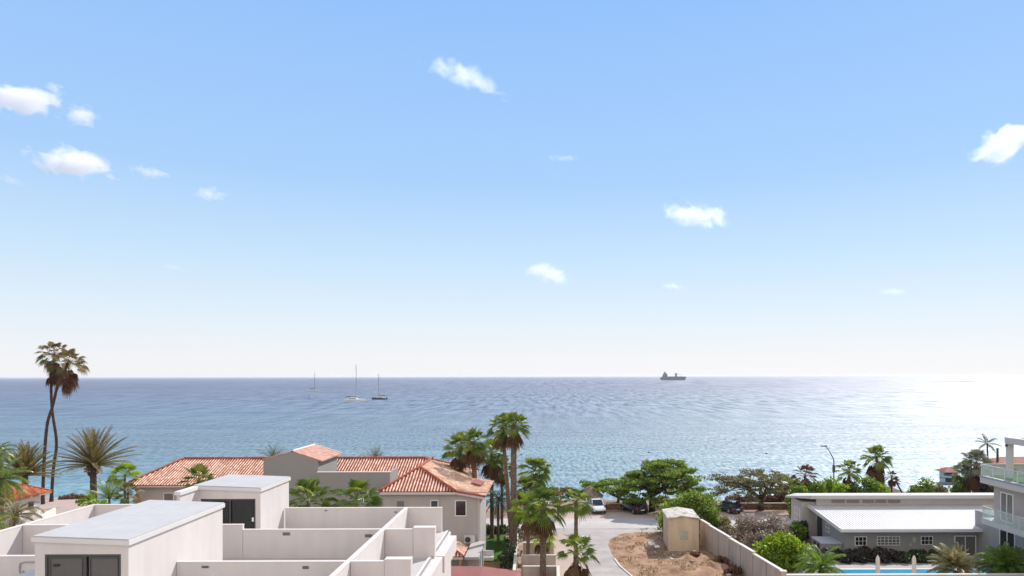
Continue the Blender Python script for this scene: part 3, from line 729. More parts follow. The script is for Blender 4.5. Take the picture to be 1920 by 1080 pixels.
# air conditioner
acp = pd(881, 1010.5, YF-.2)
ac = thing('air_conditioner', 'white outdoor air conditioner unit on the cream house wall beside the downpipe', 'air conditioner', (acp.x, YF-.25, acp.z-.36))
MB().box(acp.x-.5, acp.x+.5, YF-.5, YF-.12, acp.z-.34, acp.z+.36).build('casing', mat('ac_casing', (0.6, 0.58, 0.55), 0.5), ac)
b = MB(); n = 20
b.tube([(acp.x-.15, YF-.53, acp.z), (acp.x-.15, YF-.5, acp.z)], .26, 20); b.build('fan_grille', m_darkframe, ac)
for q in (-.45, .4): MB().box(acp.x+q, acp.x+q+.05, YF-.45, YF, acp.z-.42, acp.z-.345).build('bracket', m_grey, ac)
# small tile canopies and porch below
po = thing('tiled_porch', 'small porch with red tile hip and grey flat roof below the air conditioner', 'porch', (-9, 57, 0))
def canopy(px0, px1, pyf, pyb, y0, y1, z0, z1):
    t = MB(); a_ = X(px0, y0); c_ = X(px1, y0)
    tiled(t, ((a_, y0, z0), (c_, y0, z0), (a_+(c_-a_)*.05, y1, z1), (a_, y1, z1))); tiled(t, ((c_, y0, z0), (c_, y1+1, z0), (a_+(c_-a_)*.06, y1+1, z1), (a_+(c_-a_)*.05, y1, z1)))
    return t
y0_ = 56.6; z0_ = Z(850, 1044, y0_); a_ = X(825, y0_); c_ = X(868, y0_); z1_ = Z(840, 1010, 58.6)
t = MB(); tiled(t, ((a_-1.2, y0_, z0_), (c_, y0_, z0_), (a_-.1, 58.4, z1_), (a_-1.2, 58.4, z1_))); tiled(t, ((c_, y0_, z0_), (c_, 60.0, z0_), (a_-.1, 60, z1_), (a_-.1, 58.4, z1_)))
t.build('roof', m_tile, po, smooth=True)
t = MB(); ridge(t, (c_, y0_, z0_), (a_-.1, 58.4, z1_), .08, .05); t.build('ridge_tiles', m_ridge, po, smooth=True)
MB().box(a_-1.2, c_-.1, y0_+.1, y0_+.3, z0_-.26, z0_-.05).build('eave', m_coping, po)
b = MB()
for px in (844, 862): xx = X(px, y0_+.3); b.box(xx-.09, xx+.09, y0_+.12, y0_+.3, 0, z0_-.27)
b.build('post', m_wood, po)
gx0, gx1 = X(868, 58.0), X(899, 58.0); gz = Z(885, 1040, 58)
MB().box(c_+.01, gx1, 57.2, YF-.003, gz-.22, gz).build('flat_roof', mat('porch_slab', (0.42, 0.40, 0.38), 0.9, var=0.1), po)
MB().box(c_+.2, gx1-.1, 58.2, YF-.5, 0, gz-.225).build('wall', m_housewall, po)
# lean-to tile roof against house
t = MB(); l0 = pd(848, 1014, YF-.02); l1 = pd(868, 1024, YF-.02)
hx = X(846, YF)
t.hexa([(hx-1.2, YF-1.6, l0.z-.5), (X(885, YF), YF-1.6, l1.z-.75), (X(888, YF), YF-.003, l1.z-.45), (hx-1.2, YF-.003, l0.z+.1)],
       [(hx-1.2, YF-1.6, l0.z-.4), (X(885, YF), YF-1.6, l1.z-.65), (X(888, YF), YF-.003, l1.z-.35), (hx-1.2, YF-.003, l0.z+.2)])
t.build('lean_to_roof', m_ridge, po)
# red sheet roof in front
rr_ = thing('carport', 'low carport with dull red sheet roof at the bottom beside the white enclosure', 'carport', (-6, 50, 0))
zc = 3.4
c = [pz(832, 1064, zc), pz(905, 1062, zc+.1), pz(978, 1068, zc), pz(985, 1082, zc)]
A = Vector((c[0].x-2.5, c[0].y+.6, zc)); Bp = c[1]; Cq = c[2]
b = MB()
b.hexa([A-Vector((0, 0, .12)), (A.x, 44, zc-.7), (Bp.x, 44, zc-.4), Bp-Vector((0, 0, .12))][::-1], [A, Vector((A.x, 44, zc-.58)), Vector((Bp.x, 44, zc-.28)), Bp][::-1])
b.hexa([(Bp.x+.003, Bp.y, Bp.z-.12), (Bp.x+.003, 44, zc-.4), (Cq.x, 44, zc-.9), (Cq.x, Cq.y, Cq.z-.2)][::-1], [(Bp.x+.003, Bp.y, Bp.z), (Bp.x+.003, 44, zc-.28), (Cq.x, 44, zc-.78), (Cq.x, Cq.y, Cq.z-.1)][::-1])
b.build('roof', m_redflat, rr_, fix=True)
for xx, yy in ((Cq.x-.2, Cq.y-.3), (Cq.x-.2, 46), (Bp.x, Bp.y-.3)): MB().box(xx-.07, xx+.07, yy-.07, yy+.07, 0, zc-.75).build('post', m_grey, rr_)
# ------------------------------------------------------------------ white enclosure walls by the palms
def wallthing(name, label, cat, segs, z1, th=.2, m=None, cap=True, group=None):
    o = thing(name, label, cat, (segs[0][0], segs[0][1], 0), group=group)
    b = MB(); cp = MB()
    for x0, y0, x1, y1 in segs:
        a_ = Vector((x0, y0, 0)); c_ = Vector((x1, y1, 0)); d = (c_-a_).normalized(); s = Vector((-d.y, d.x, 0))*th/2
        ring = [a_-s, c_-s, c_+s, a_+s]
        b.hexa(ring, [p+Vector((0, 0, z1-.06)) for p in ring])
        s2 = s*1.25; ring = [a_-s2-d*.02, c_-s2+d*.02, c_+s2+d*.02, a_+s2-d*.02]
        cp.hexa([p+Vector((0, 0, z1-.06)) for p in ring], [p+Vector((0, 0, z1)) for p in ring])
    b.build('wall', m or m_fence, o); cp.build('coping', m_fencecap, o)
    return o
e1 = pz(978, 1017, 2.0); e2 = pz(1038, 1017, 2.0)
e3 = pz(974, 1061, 2.0); e4 = pz(1043, 1061, 2.0); e5 = pz(972, 975, 2.0)
wallthing('enclosure_wall', 'pale plastered boundary wall and small open enclosure beside the tall twin palms', 'wall',
          [(e5.x, e5.y, e1.x, 48), (e1.x+.15, e1.y, e2.x, e2.y), (e1.x+.15, pz(990, 1040, 2).y, pz(1042, 1040, 2).x, pz(1042, 1040, 2).y), (e3.x+.3, e3.y, e4.x, e4.y), (e4.x+.15, 50, e4.x+.15, e4.y+.1)], 2.0)
wf = thing('wooden_fence', 'low orange brown wooden fence across the end of the lawn', 'fence', (-6.5, 62, 0))
b = MB(); fa, fb = pz(898, 1054, 1.0), pz(943, 1055, 1.0)
nslat = 16
for k in range(nslat):
    x0 = fa.x+(fb.x-fa.x)*k/nslat; b.box(x0+.01, x0+(fb.x-fa.x)/nslat-.01, fa.y, fa.y+.03, 0.05, 1.0)
b.build('slats', m_wood, wf)
b = MB(); b.box(fa.x, fb.x, fa.y+.033, fa.y+.08, .3, .38); b.box(fa.x, fb.x, fa.y+.033, fa.y+.08, .75, .83); b.build('rail', m_wood, wf)
# white garden bench-like blocks by the lawn
gb = thing('garden_bench', 'white garden bench on the paving beside the lawn', 'bench', pz(908, 1050))
p = pz(908, 1052); b = MB(); b.box(p.x-.9, p.x+.9, p.y-.3, p.y+.3, .1, .45); b.build('seat', m_white, gb)
b = MB(); b.box(p.x-.9, p.x+.9, p.y+.31, p.y+.42, .1, .95); b.build('backrest', m_white, gb)
b = MB()

for k in range(4): MB().box(p.x-.85+k*.5, p.x-.8+k*.5, p.y-.25, p.y+.25, 0, .1).build('leg', m_grey, gb)

# ------------------------------------------------------------------ pump house hut
hut = thing('transformer_hut', 'square beige plastered hut with weathered grey gable roof on the dirt lot', 'hut', (X(1281, 70), 70, 0), rad(-3))
hw, hd = 1.55, 2.3; hz = 3.3
b = MB(); b.hexa([(-hw, 0, -.1), (hw, 0, -.1), (hw, hd*2, -.1), (-hw, hd*2, -.1)], [(-hw, 0, hz), (hw, 0, hz), (hw, hd*2, hz), (-hw, hd*2, hz)])
b.face([(-hw, 0, hz), (hw, 0, hz), (0, 0, hz+.26)]); b.face([(hw, 2*hd, hz), (-hw, 2*hd, hz), (0, 2*hd, hz+.26)])
b.build('wall', m_hutwall, hut, world=False)
b = MB(); o_ = .13
for s in (-1, 1):
    pts = [(0, -o_, hz+.28), (s*(hw+o_), -o_, hz-.0), (s*(hw+o_), 2*hd+o_, hz-.0), (0, 2*hd+o_, hz+.28)]
    if s < 0: pts = pts[::-1]
    b.hexa(pts, [(x, y, z+.12) for x, y, z in pts])
b.build('roof', m_hutroof, hut, world=False)
b = MB(); b.box(-.35, .45, -.012, -.002, 1.2, 2.1); b.build('paint_patch', m_hutpatch, hut, world=False)

# ------------------------------------------------------------------ stepped boundary wall
bw = thing('boundary_wall', 'long stepped beige boundary wall with pale coping running from the hut to the pool', 'wall', (21, 63, 0))
tops = [(1318, 978), (1340, 989), (1360, 1003), (1380, 1014), (1402, 1028), (1422, 1040), (1440, 1052), (1462, 1069), (1463, 1070)]
bot = None
z_of = lambda py, y: CAMZ-(py-704.5)*y/FPX
pan = [72.6+(-2.6)*k for k in range(8)]
zt = [2.62, 2.62, 2.55, 2.55, 2.5, 2.42, 2.35, 2.3, 2.3]
bp_ = MB(); cp = MB(); jn = MB()
for k in range(7):
    ya, yb = pan[k], pan[k+1]
    xa_, xb_ = xw(ya), xw(yb)
    z1 = zt[k] + (.0 if k % 2 else .07)
    bp_.hexa([(xa_-.1, ya-.02, -.2), (xb_-.1, yb, -.2), (xb_+.1, yb, -.2), (xa_+.1, ya-.02, -.2)], [(xa_-.1, ya-.02, z1), (xb_-.1, yb, z1), (xb_+.1, yb, z1), (xa_+.1, ya-.02, z1)])
    cp.hexa([(xa_-.15, ya, z1+.002), (xb_-.15, yb+.03, z1+.002), (xb_+.15, yb+.03, z1+.002), (xa_+.15, ya, z1+.002)], [(xa_-.15, ya, z1+.09), (xb_-.15, yb+.03, z1+.09), (xb_+.15, yb+.03, z1+.09), (xa_+.15, ya, z1+.09)])
    jn.box(xa_-.135, xa_-.102, ya-.06, ya+.01, 0, z1-.02)
o1 = bp_.build('wall', m_fence, bw, fix=True); cp.build('coping', m_fencecap, bw, fix=True); jn.build('joint', m_greywall, bw)
ye = pan[7]; xe = xw(ye)
b = MB(); b.box(xe-.2, xe+.2, ye-.35, ye-.02, -.2, 2.45); b.build('pillar', m_fence, bw)
MB().box(xe-.25, xe+.25, ye-.4, ye+.02, 2.452, 2.54).build('pillar_cap', m_fencecap, bw)
b = MB(); b.box(xe+.202, 48, ye-.3, ye-.1, -.2, 2.15); b.build('wall', m_fence, bw)
MB().box(xe+.202, 48, ye-.36, ye-.04, 2.152, 2.24).build('coping', m_fencecap, bw)

# ------------------------------------------------------------------ low house with metal roof
lh = thing('metal_roof_house', 'low grey house with ribbed white metal roof beside the pool', 'house', (35, 70, 0))
RX0, RX1, RY0, RY1 = X(1577, 67.0), X(1841, 67.0), 67.0, 75.6
RZ0, RZ1 = Z(1700, 992, 67), Z(1512, 946, 75.6)
m_rib = mat('ribbed_metal', (0.60, 0.575, 0.57), 0.5, metal=0.0, var=0.08, scale=0.8)
t = MB(); nr = int((RX1+5.5-RX0)/.3); ns = 6
for i in range(nr*ns+1):
    x = RX0+(RX1+5.5-RX0)*i/(nr*ns); ph = i % ns
    h = .05 if ph in (1, 2) else 0
    for j in range(2):
        yy = RY0 if x <= RX1 else RY0+(x-RX1)/5.6*(RY1-RY0)
        yy = (yy, RY1)[j]; t.v.append((x, yy, RZ0+(RZ1-RZ0)*(yy-RY0)/(RY1-RY0)+h))
for i in range(nr*ns): t.f.append((2*i, 2*i+2, 2*i+3, 2*i+1))
t.build('metal_roof', m_rib, lh)
b = MB(); b.hexa([(RX0-.12, RY0-.12, RZ0-.28), (RX1+.05, RY0-.12, RZ0-.28), (RX1+.05, RY0-.003, RZ0-.28), (RX0-.12, RY0-.003, RZ0-.28)], [(RX0-.12, RY0-.12, RZ0+.02), (RX1+.05, RY0-.12, RZ0+.02), (RX1+.05, RY0-.003, RZ0+.02), (RX0-.12, RY0-.003, RZ0+.02)])
b.hexa([(RX0-.12, RY0, RZ0-.28), (RX0-.003, RY0, RZ0-.28), (RX0-.003, RY1, RZ1-.28), (RX0-.12, RY1, RZ1-.28)], [(RX0-.12, RY0, RZ0+.09), (RX0-.003, RY0, RZ0+.09), (RX0-.003, RY1, RZ1+.09), (RX0-.12, RY1, RZ1+.09)])
b.build('fascia', m_fascia, lh)
WX0 = RX0+.75; WY = RY0+.9
b = MB(); b.hexa([(WX0, WY, 0), (RX1, WY, 0), (RX1, RY1-.5, 0), (WX0, RY1-.5, 0)], [(WX0, WY, RZ0-.06), (RX1, WY, RZ0-.06), (RX1, RY1-.5, RZ1-.12), (WX0, RY1-.5, RZ1-.12)])
b.build('wall', m_greywall, lh)
# raised rear block with clerestory
KX0 = X(1500, 75.3); KX1 = X(1905, 75.3); KY0, KY1 = 75.3, 79
kz0 = Z(1700, 958, KY0)-1; kz1 = Z(1700, 933, KY0)
MB().box(KX0+.3, KX1, KY0+.31, KY1, 0, kz1-.52).build('wall', m_housewall, lh)
m_clere = mat('clerestory_wall', (0.58, 0.55, 0.53), 0.85, var=0.05)
MB().box(X(1531, KY0), KX1, KY0+.1, KY0+.305, kz0, kz1).build('clerestory', m_clere, lh)
b = MB(); ztop = Z(1700, 927, KY0)
ol = pd(1484, 941, 76)
b.hexa([(KX0+.9, KY0-.75, kz1+.003), (KX1, KY0-.75, kz1+.003), (KX1, KY1+.5, kz1-.5), (KX0+.9, KY1+.5, kz1-.5)], [(KX0+.9, KY0-.75, kz1+.38), (KX1, KY0-.75, kz1+.38), (KX1, KY1+.5, kz1-.2), (KX0+.9, KY1+.5, kz1-.2)])
b.hexa([(KX0-.15, KY0+.6, kz1-.12), (KX0+.897, KY0-.75, kz1+.003), (KX0+.897, KY1+.5, kz1-.5), (KX0-.2, KY1+.5, kz1-.7)], [(KX0-.15, KY0+.6, kz1+.12), (KX0+.897, KY0-.75, kz1+.38), (KX0+.897, KY1+.5, kz1-.2), (KX0-.2, KY1+.5, kz1-.5)])
b.build('roof_slab', m_villa, lh)
m_clwin = mat('clerestory_louvre', (0.30, 0.265, 0.24), 0.8)
for a_, c_ in ((1559, 1584), (1587, 1611), (1617, 1639), (1641, 1662), (1665, 1688)):
    p0_ = pd(a_, 943.5, KY0+.1); p1_ = pd(c_, 937, KY0+.1)
    b = MB().box(p0_.x, p1_.x, KY0+.085, KY0+.097, p0_.z, p1_.z); b.build('window', m_clwin, lh)
window(lh, 1602.5, 1625, 1005.5, 1023, WY, m_dglass, bars=2, hb=1, f=.07)
window(lh, 1644, 1687, 1005.5, 1022.5, WY, m_curtain, mul=1, hb=2, bars=5, f=.06)
window(lh, 1726.5, 1749, 1005, 1021.5, WY, m_dglass, bars=2, hb=1, f=.07)
window(lh, 1789, 1830, 1004, 1050, WY, m_curtain, mul=1, f=.1)
for px, py, w, h in ((1714, 1012, .3, .45), (1707, 1021, .22, .22)):
    p = pd(px, py, WY-.02); MB().box(p.x-w/2, p.x+w/2, WY-.08, WY-.003, p.z-h/2, p.z+h/2).build('meter_box', m_villa, lh)
# lattice window, door gap and side windows on the left gable end
gx = WX0
sp = MB()
MB().box(gx-.02, gx+.0, 71.6, 72.6, 1.5, 2.35).build('window', m_dglass, lh)
b = MB()
for yy in (71.6, 71.93, 72.27, 72.6): b.box(gx-.06, gx-.022, yy-.03, yy+.03, 1.5, 2.35)
for zz in (1.5, 1.93, 2.35): b.box(gx-.055, gx-.023, 71.6, 72.6, zz-.03, zz+.03)
b.build('window_frame', m_white, lh)
MB().box(gx-.025, gx-.005, 73.6, 74.9, 0, 2.6).build('doorway', m_black, lh)
b = MB(); gy0 = 76.2
for k in range(4):
    b.box(KX0+.24, KX0+.298, gy0+k*.55, gy0+.05+k*.55, 1.0, 3.2); b.box(KX0+.245, KX0+.297, gy0, gy0+1.7, 1.0+k*.7, 1.05+k*.7)
b.build('lattice', m_white, lh)
# utility cabinet box beside the gable
cb = thing('equipment_box', 'flat topped grey concrete equipment box against the gable end of the low house', 'cabinet', (gx-1.6, 69.6, 0))
MB().box(gx-2.1, gx-.05, 68.4, 71.0, 0, 1.15).build('body', m_greywall, cb); MB().box(gx-2.18, gx-.05, 68.32, 71.08, 1.152, 1.27).build('top_slab', m_villa, cb)
MB().box(gx-2.115, gx-2.103, 69.0, 69.6, .1, 1.0).build('door', m_black, cb); MB().box(gx-2.115, gx-2.103, 69.9, 70.6, .1, 1.0).build('door', m_black, cb)
sc_ = thing('garden_screen', 'dark grey upright screen panel beside the lattice end of the low house', 'screen', (KX0-.6, 76, 0))
MB().box(KX0-.9, KX0-.1, 74.9, 75.1, 0, 1.9).build('panel', m_greywall, sc_); MB().box(KX0-.95, KX0-.05, 74.85, 75.15, 1.902, 1.98).build('cap', m_grey, sc_)

# ------------------------------------------------------------------ modern villa at the right edge
vl = thing('modern_villa', 'modern villa with glass railed balconies and roof pergola cut by the right edge', 'villa', (43, 58, 0))
VX = X(1837, 62.3); VY = 62.3
zu1 = Z(1838, 892, VY); zu0 = zu1-.62; zl1 = Z(1836, 971, VY-.3); zl0 = zl1-.5
VR = 60; VN = 42
MB().box(VX, VR, VN, VY, zu0, zu1).build('roof_slab', m_villa, vl)
MB().box(VX-.03, VX-.002, VN, VY+.03, zu1-.12, zu1+.04).build('gutter', m_grey, vl)
MB().box(VX, VR, VN, VY-.2, zl0, zl1).build('balcony_slab', m_villa, vl)
wx = X(1863, VY-.6)
MB().box(wx, VR, VN, VY-.6, zl1+.002, zu0-.002).build('wall', m_villawall, vl)
MB().box(X(1831, WY), VR, 42, WY+.3, 0, zl0-.003).build('wall', m_greywall, vl)
MB().box(VX+.6, VR, VN+.1, VY-.4, zu1+.002, zu1+.1).build('roof_lawn', m_lawn, vl)
def side_window(parent, xx, y0, y1, z0, z1, mul=1, f=.09, glass=m_dglass):
    b = MB(); b.box(xx-.05, xx-.002, y0, y0+f, z0, z1); b.box(xx-.05, xx-.002, y1-f, y1, z0, z1); b.box(xx-.05, xx-.002, y0+f, y1-f, z1-f, z1); b.box(xx-.05, xx-.002, y0+f, y1-f, z0, z0+f)
    for k in range(1, mul+1):
        yy = y0+(y1-y0)*k/(mul+1); b.box(xx-.052, xx-.002, yy-f/2, yy+f/2, z0+f, z1-f)
    w = b.build('window', m_white, parent)
    MB().box(xx-.02, xx-.01, y0+f, y1-f, z0+f, z1-f).build('pane', glass, w)
ysol = lambda px, xx: xx*FPX/(px-CX)
side_window(vl, wx, ysol(1900, wx), ysol(1876, wx), zl1+.05, zu0-.55, 1, glass=m_curtain)
lx_ = X(1831, WY)
side_window(vl, lx_, ysol(1903, lx_), ysol(1874, lx_), 1.2, 3.6, 1)
m_rail = glassmat('rail_glass', (0.88, 0.93, 0.91), 0.16)
def glassrail(zb_, y_back, x_, ext):
    b = MB(); b.box(x_+.05, x_+.065, VN, y_back-.06, zb_+.02, zb_+1.05); b.box(x_+.07, ext, y_back-.075, y_back-.06, zb_+.02, zb_+1.05)
    g = b.build('glass_rail', m_rail, vl)
    b = MB(); b.box(x_+.03, x_+.085, VN, y_back-.03, zb_+1.052, zb_+1.10); b.box(x_+.087, ext, y_back-.09, y_back-.04, zb_+1.052, zb_+1.10)
    yy = y_back-.1
    while yy > VN: b.box(x_+.035, x_+.08, yy-.02, yy+.02, zb_, zb_+1.052); yy -= 1.6
    b.build('handrail', m_fascia, g)
glassrail(zl1, VY-.2, VX, wx-.02); glassrail(zu1, VY, VX, VR)
pp = pd(1893, 893, 60.2)
b = MB(); pxx = X(1893, 60.2); pzt = Z(1893, 832, 60.2)
b.box(pxx-.22, pxx+.22, 60.0, 60.4, zu1+.1, pzt); b.build('post', m_villa, vl)
b = MB(); b.box(pxx-.25, VR, 59.9, 60.5, pzt+.002, pzt+.55); b.box(pxx-.25, pxx+.35, VN, 59.897, pzt+.002, pzt+.55); b.build('pergola_beam', m_villa, vl)
MB().box(pxx-.36, pxx-.23, 60.1, 60.3, pzt-.25, pzt-.05).build('lamp', m_darkframe, vl)

# pool terrace and pool
struct(MB().box(xe+1.2, 47, ye+1.0, WY-.1, .0, .12).build('pool_terrace', m_pooldeck))
pw0, pw1 = X(1575, 61), X(1755, 61)
b = MB(); b.box(pw0, 46, 58.2, 62.7, .13, .17); struct(b.build('pool_water', m_pool))
b = MB(); b.box(pw0-.35, pw0, 57.8, 63.05, .121, .2); b.box(pw0, 46, 62.7, 63.05, .121, .2); b.box(pw0, 46, 57.8, 58.2, .121, .2); struct(b.build('pool_edge', m_fencecap))
def parasol(px, label, sc=1.0):
    y = 57.2; p = Vector((X(px, y), y, .121))
    o = thing('closed_parasol', label, 'parasol', p, group='closed parasols by the pool')
    MB().lathe([(.02, 0), (.03, 0), (.03, 2.72), (0, 2.73)], n=8).build('pole', m_grey, o, world=False)
    b = MB(); prof = [(.0, 2.12), (.06, 2.08), (.14, 1.95), (.17, 1.75), (.15, 1.5), (.17, 1.2), (.2, .8), (.24, .5), (.1, .45)]; prof = [(r*.85, z*1.33) for r, z in prof]
    n = 16; base = 0
    for r, z in prof:
        for k in range(n):
            rr = r*(1+.18*(k % 2)); an = 2*math.pi*k/n; b.v.append((rr*math.cos(an), rr*math.sin(an), z))
    for i in range(len(prof)-1):
        for k in range(n): b.f.append((i*n+k, i*n+(k+1) % n, (i+1)*n+(k+1) % n, (i+1)*n+k))
    b.build('canopy', m_parasol, o, world=False)
    MB().lathe([(0, .02), (.28, .02), (.28, .08), (.05, .12), (0, .12)], n=14).build('base', m_greywall, o, world=False)
    return o
parasol(1645, 'closed cream parasol in front of the curtained window')
parasol(1713, 'closed cream parasol in front of the small meter box on the wall')

# ------------------------------------------------------------------ stone beach walls
for (px0, px1, yy, lab) in ((1128, 1182, 92.5, 'low reddish stone wall between the white car and the dark car'), (1378, 1500, 92.5, 'low reddish stone wall behind the blue car and the wide thorn tree')):
    x0, x1 = X(px0, yy), X(px1, yy)
    o = thing('stone_wall', lab, 'wall', ((x0+x1)/2, yy, 0))
    b = MB(); n = 60; rnd = random.Random(px0)
    for k in range(n):
        xa_ = x0+(x1-x0)*k/n; xb_ = x0+(x1-x0)*(k+1)/n; z_ = .62+rnd.uniform(-.07, .07)
        b.box(xa_+.003, xb_-.003, yy-.25+rnd.uniform(-.06, .06), yy+.25, -.3, z_)
    b.build('stones', m_stonewall, o)
    MB().box(x0, x1, yy-.24, yy+.28, .70, .78).build('cap', m_yard, o)

# ------------------------------------------------------------------ small left house, far right houses, palapa
lhs = thing('white_beach_house', 'small white house with orange red tile roof half hidden by palms at the left edge', 'house', (-64, 81, 0))
x_e = X(15, 77) ; hx0 = x_e-7
ye0, ye1 = 77.0, X(15, 77)*FPX/(97-CX)
zz0 = Z(15, 940, 77)
t = MB(); tiled(t, ((x_e, ye0, zz0), (x_e, ye1, zz0), (x_e-4, ye1-2.2, zz0+1.5), (x_e-4, ye0+3, zz0+1.5)), amp=.09)
tiled(t, ((x_e, ye1, zz0), (x_e-8, ye1, zz0), (x_e-4.01, ye1-2.2, zz0+1.5), (x_e-4, ye1-2.2, zz0+1.5)), amp=.09)
tiled(t, ((x_e-8, ye0, zz0), (x_e, ye0, zz0), (x_e-4, ye0+3, zz0+1.5), (x_e-4.01, ye0+3, zz0+1.5)), amp=.09)
m_tileor = tile_mat('orange_tiles', (0.45, 0.12, 0.06), (0.58, 0.18, 0.09), (0.66, 0.26, 0.14))
t.build('roof', m_tileor, lhs, smooth=True)
t = MB(); ridge(t, (x_e-4, ye0+3, zz0+1.5), (x_e-4, ye1-2.2, zz0+1.5), .11, .08); ridge(t, (x_e, ye1, zz0), (x_e-4, ye1-2.2, zz0+1.5), .11, .08); t.build('ridge_tiles', m_ridge, lhs, smooth=True)
m_brightwall = mat('bright_wall', (0.72, 0.66, 0.6), 0.85, var=.05)
MB().box(x_e-7.4, x_e-.8, ye0+.7, ye1-.8, 0, zz0+.05).build('wall', m_brightwall, lhs)
b = MB(); b.box(x_e-.1, x_e, ye0, ye1, zz0-.2, zz0-.03); b.box(x_e-8, x_e-.1, ye0, ye0+.1, zz0-.2, zz0-.03); b.build('eave', m_wood, lhs)
side = x_e-.8
for y0, y1, z0, z1 in ((78.6, 79.5, 1.0, 3.1), (81.0, 81.8, 2.3, 3.2)):
    f = MB().box(side+.002, side+.04, y0, y1, z0, z1).build('window', m_dglass, lhs)
gw = thing('garden_wall', 'low pale garden wall beside the foot of the crossed tall palms', 'wall', (-58, 88, 0))
ga, gb_ = pz(72, 968, .9), pz(103, 952, .9)
b = MB(); d = (gb_-ga).normalized(); s = Vector((-d.y, d.x, 0))*.12
b.hexa([(q.x, q.y, -.1) for q in (ga-s, gb_-s, gb_+s, ga+s)], [(q.x, q.y, .9) for q in (ga-s, gb_-s, gb_+s, ga+s)]); b.build('wall', m_brightwall, gw, fix=True)

def far_house(name, label, px0, px1, pyr, pye, pyb, y, depth, wallm, hipr=2.2):
    x0, x1 = X(px0, y), X(px1, y); ze = Z(px0, pye, y); zr = Z(px0, pyr, y+depth/2); zb_ = ground_h((x0+x1)/2, y)-.5
    o = thing(name, label, 'house', ((x0+x1)/2, y+depth/2, zb_))
    t = MB()
    tiled(t, ((x0, y, ze), (x1, y, ze), (x1-hipr, y+depth/2, zr), (x0+hipr, y+depth/2, zr)), pitch=.45)
    tiled(t, ((x0, y+depth, ze), (x0, y, ze), (x0+hipr, y+depth/2, zr), (x0+hipr, y+depth/2+.01, zr)), pitch=.45)
    tiled(t, ((x1, y, ze), (x1, y+depth, ze), (x1-hipr, y+depth/2+.01, zr), (x1-hipr, y+depth/2, zr)), pitch=.45)
    tiled(t, ((x1, y+depth, ze), (x0, y+depth, ze), (x0+hipr, y+depth/2, zr), (x1-hipr, y+depth/2, zr)), pitch=.45)
    t.build('roof', m_tileflat, o, smooth=True)
    MB().box(x0+.6, x1-.6, y+.6, y+depth-.6, zb_, ze+.05).build('wall', wallm, o)
    for k in range(2):
        xx = x0+(x1-x0)*(.3+.35*k); MB().box(xx-.6, xx+.6, y+.55, y+.597, ze-1.9, ze-.7).build('window', m_dglass, o)
    return o
hA = far_house('beach_house', 'small beach house with tile roof and blue awning beyond the palms', 1771, 1806, 876, 886, 912, 126, 3.4, m_clere, 1.2)
aw = [pd(1762, 895, 125), pd(1785, 896, 125), pd(1785, 887, 126.5), pd(1772, 886, 126.5)]
b = MB(); b.hexa([p-Vector((0, 0, .12)) for p in aw], aw); b.build('awning', m_blueawn, hA, fix=True)
MB().box(aw[0].x+.1, aw[0].x+.2, 125, 125.1, 0, aw[0].z-.13).build('awning_post', m_grey, hA)
hB = far_house('beach_house', 'wide beach house with faded red roof seen behind the villa roof terrace', 1866, 1990, 857, 871, 900, 120, 5, m_greywall, 2.4)
ch = pd(1870, 862, 121); b = MB(); b.box(ch.x-.12, ch.x+.12, 120.8, 121.1, ch.z-1.5, Z(1870, 840, 121)); b.build('chimney', m_bark, hB)

def palapa(px, pyt, pye, pyb, y, r, label):
    p = Vector((X(px, y), y, ground_h(X(px, y), y)))
    o = thing('palapa', label, 'thatched shelter', p)
    zt_, ze_ = Z(px, pyt, y)-p.z, Z(px, pye, y)-p.z
    b = MB(); n = 40; rnd = random.Random(5)
    rings = [(0.05, zt_), (r*.35, zt_-(zt_-ze_)*.25), (r*.7, zt_-(zt_-ze_)*.62), (r, ze_)]
    for i, (rr, z) in enumerate(rings):
        for k in range(n):
            an = 2*math.pi*k/n; q = rr*(1+rnd.uniform(-.03, .05)*(i > 0)); b.v.append((q*math.cos(an), q*math.sin(an), z+rnd.uniform(-.12, .05)*(i > 1)))
    for i in range(3):
        for k in range(n): b.f.append((i*n+k, i*n+(k+1) % n, (i+1)*n+(k+1) % n, (i+1)*n+k))
    for k in range(n*3):
        an = 2*math.pi*k/(n*3); q = r*.97; w = .05; l = rnd.uniform(.2, .5)
        c_, s_ = math.cos(an), math.sin(an)
        b.face([(q*c_-w*s_, q*s_+w*c_, ze_+.05), (q*c_+w*s_, q*s_-w*c_, ze_+.05), (q*1.04*c_, q*1.04*s_, ze_-l)])
    b.build('thatch_roof', m_thatch, o, world=False)
    b = MB(); b.tube([(0, 0, -.2), (0, 0, zt_-.2)], .11, 8); b.build('post', m_bark, o, world=False)
    return o
palapa(1106, 910, 929, 0, 93.2, 1.75, 'conical thatched beach shelter behind the white car')
palapa(1668, 913, 928, 0, 98, 3.0, 'wide thatched beach shelter behind the leaning thin palm')
# beach driftwood line and dry mounds
def mound(px, py, w, h, label, y, m=m_thatch, seed=0):
    x = X(px, y); z0 = ground_h(x, y)
    o = MB(); n = 26; rnd = random.Random(seed)
    for i in range(9):
        for k in range(n):
            an = 2*math.pi*k/n; t = i/8.0; rr = w*math.cos(t*math.pi/2)**.8*(1+.2*noise.noise(Vector((math.cos(an)*2+seed, math.sin(an)*2, t*2))))
            o.v.append((rr*math.cos(an), rr*.7*math.sin(an), h*t*(1+.2*noise.noise(Vector((math.cos(an)*3, math.sin(an)*3, seed)))) - .1))
    for i in range(8):
        for k in range(n): o.f.append((i*n+k, i*n+(k+1) % n, (i+1)*n+(k+1) % n, (i+1)*n+k))
    return o, x, z0

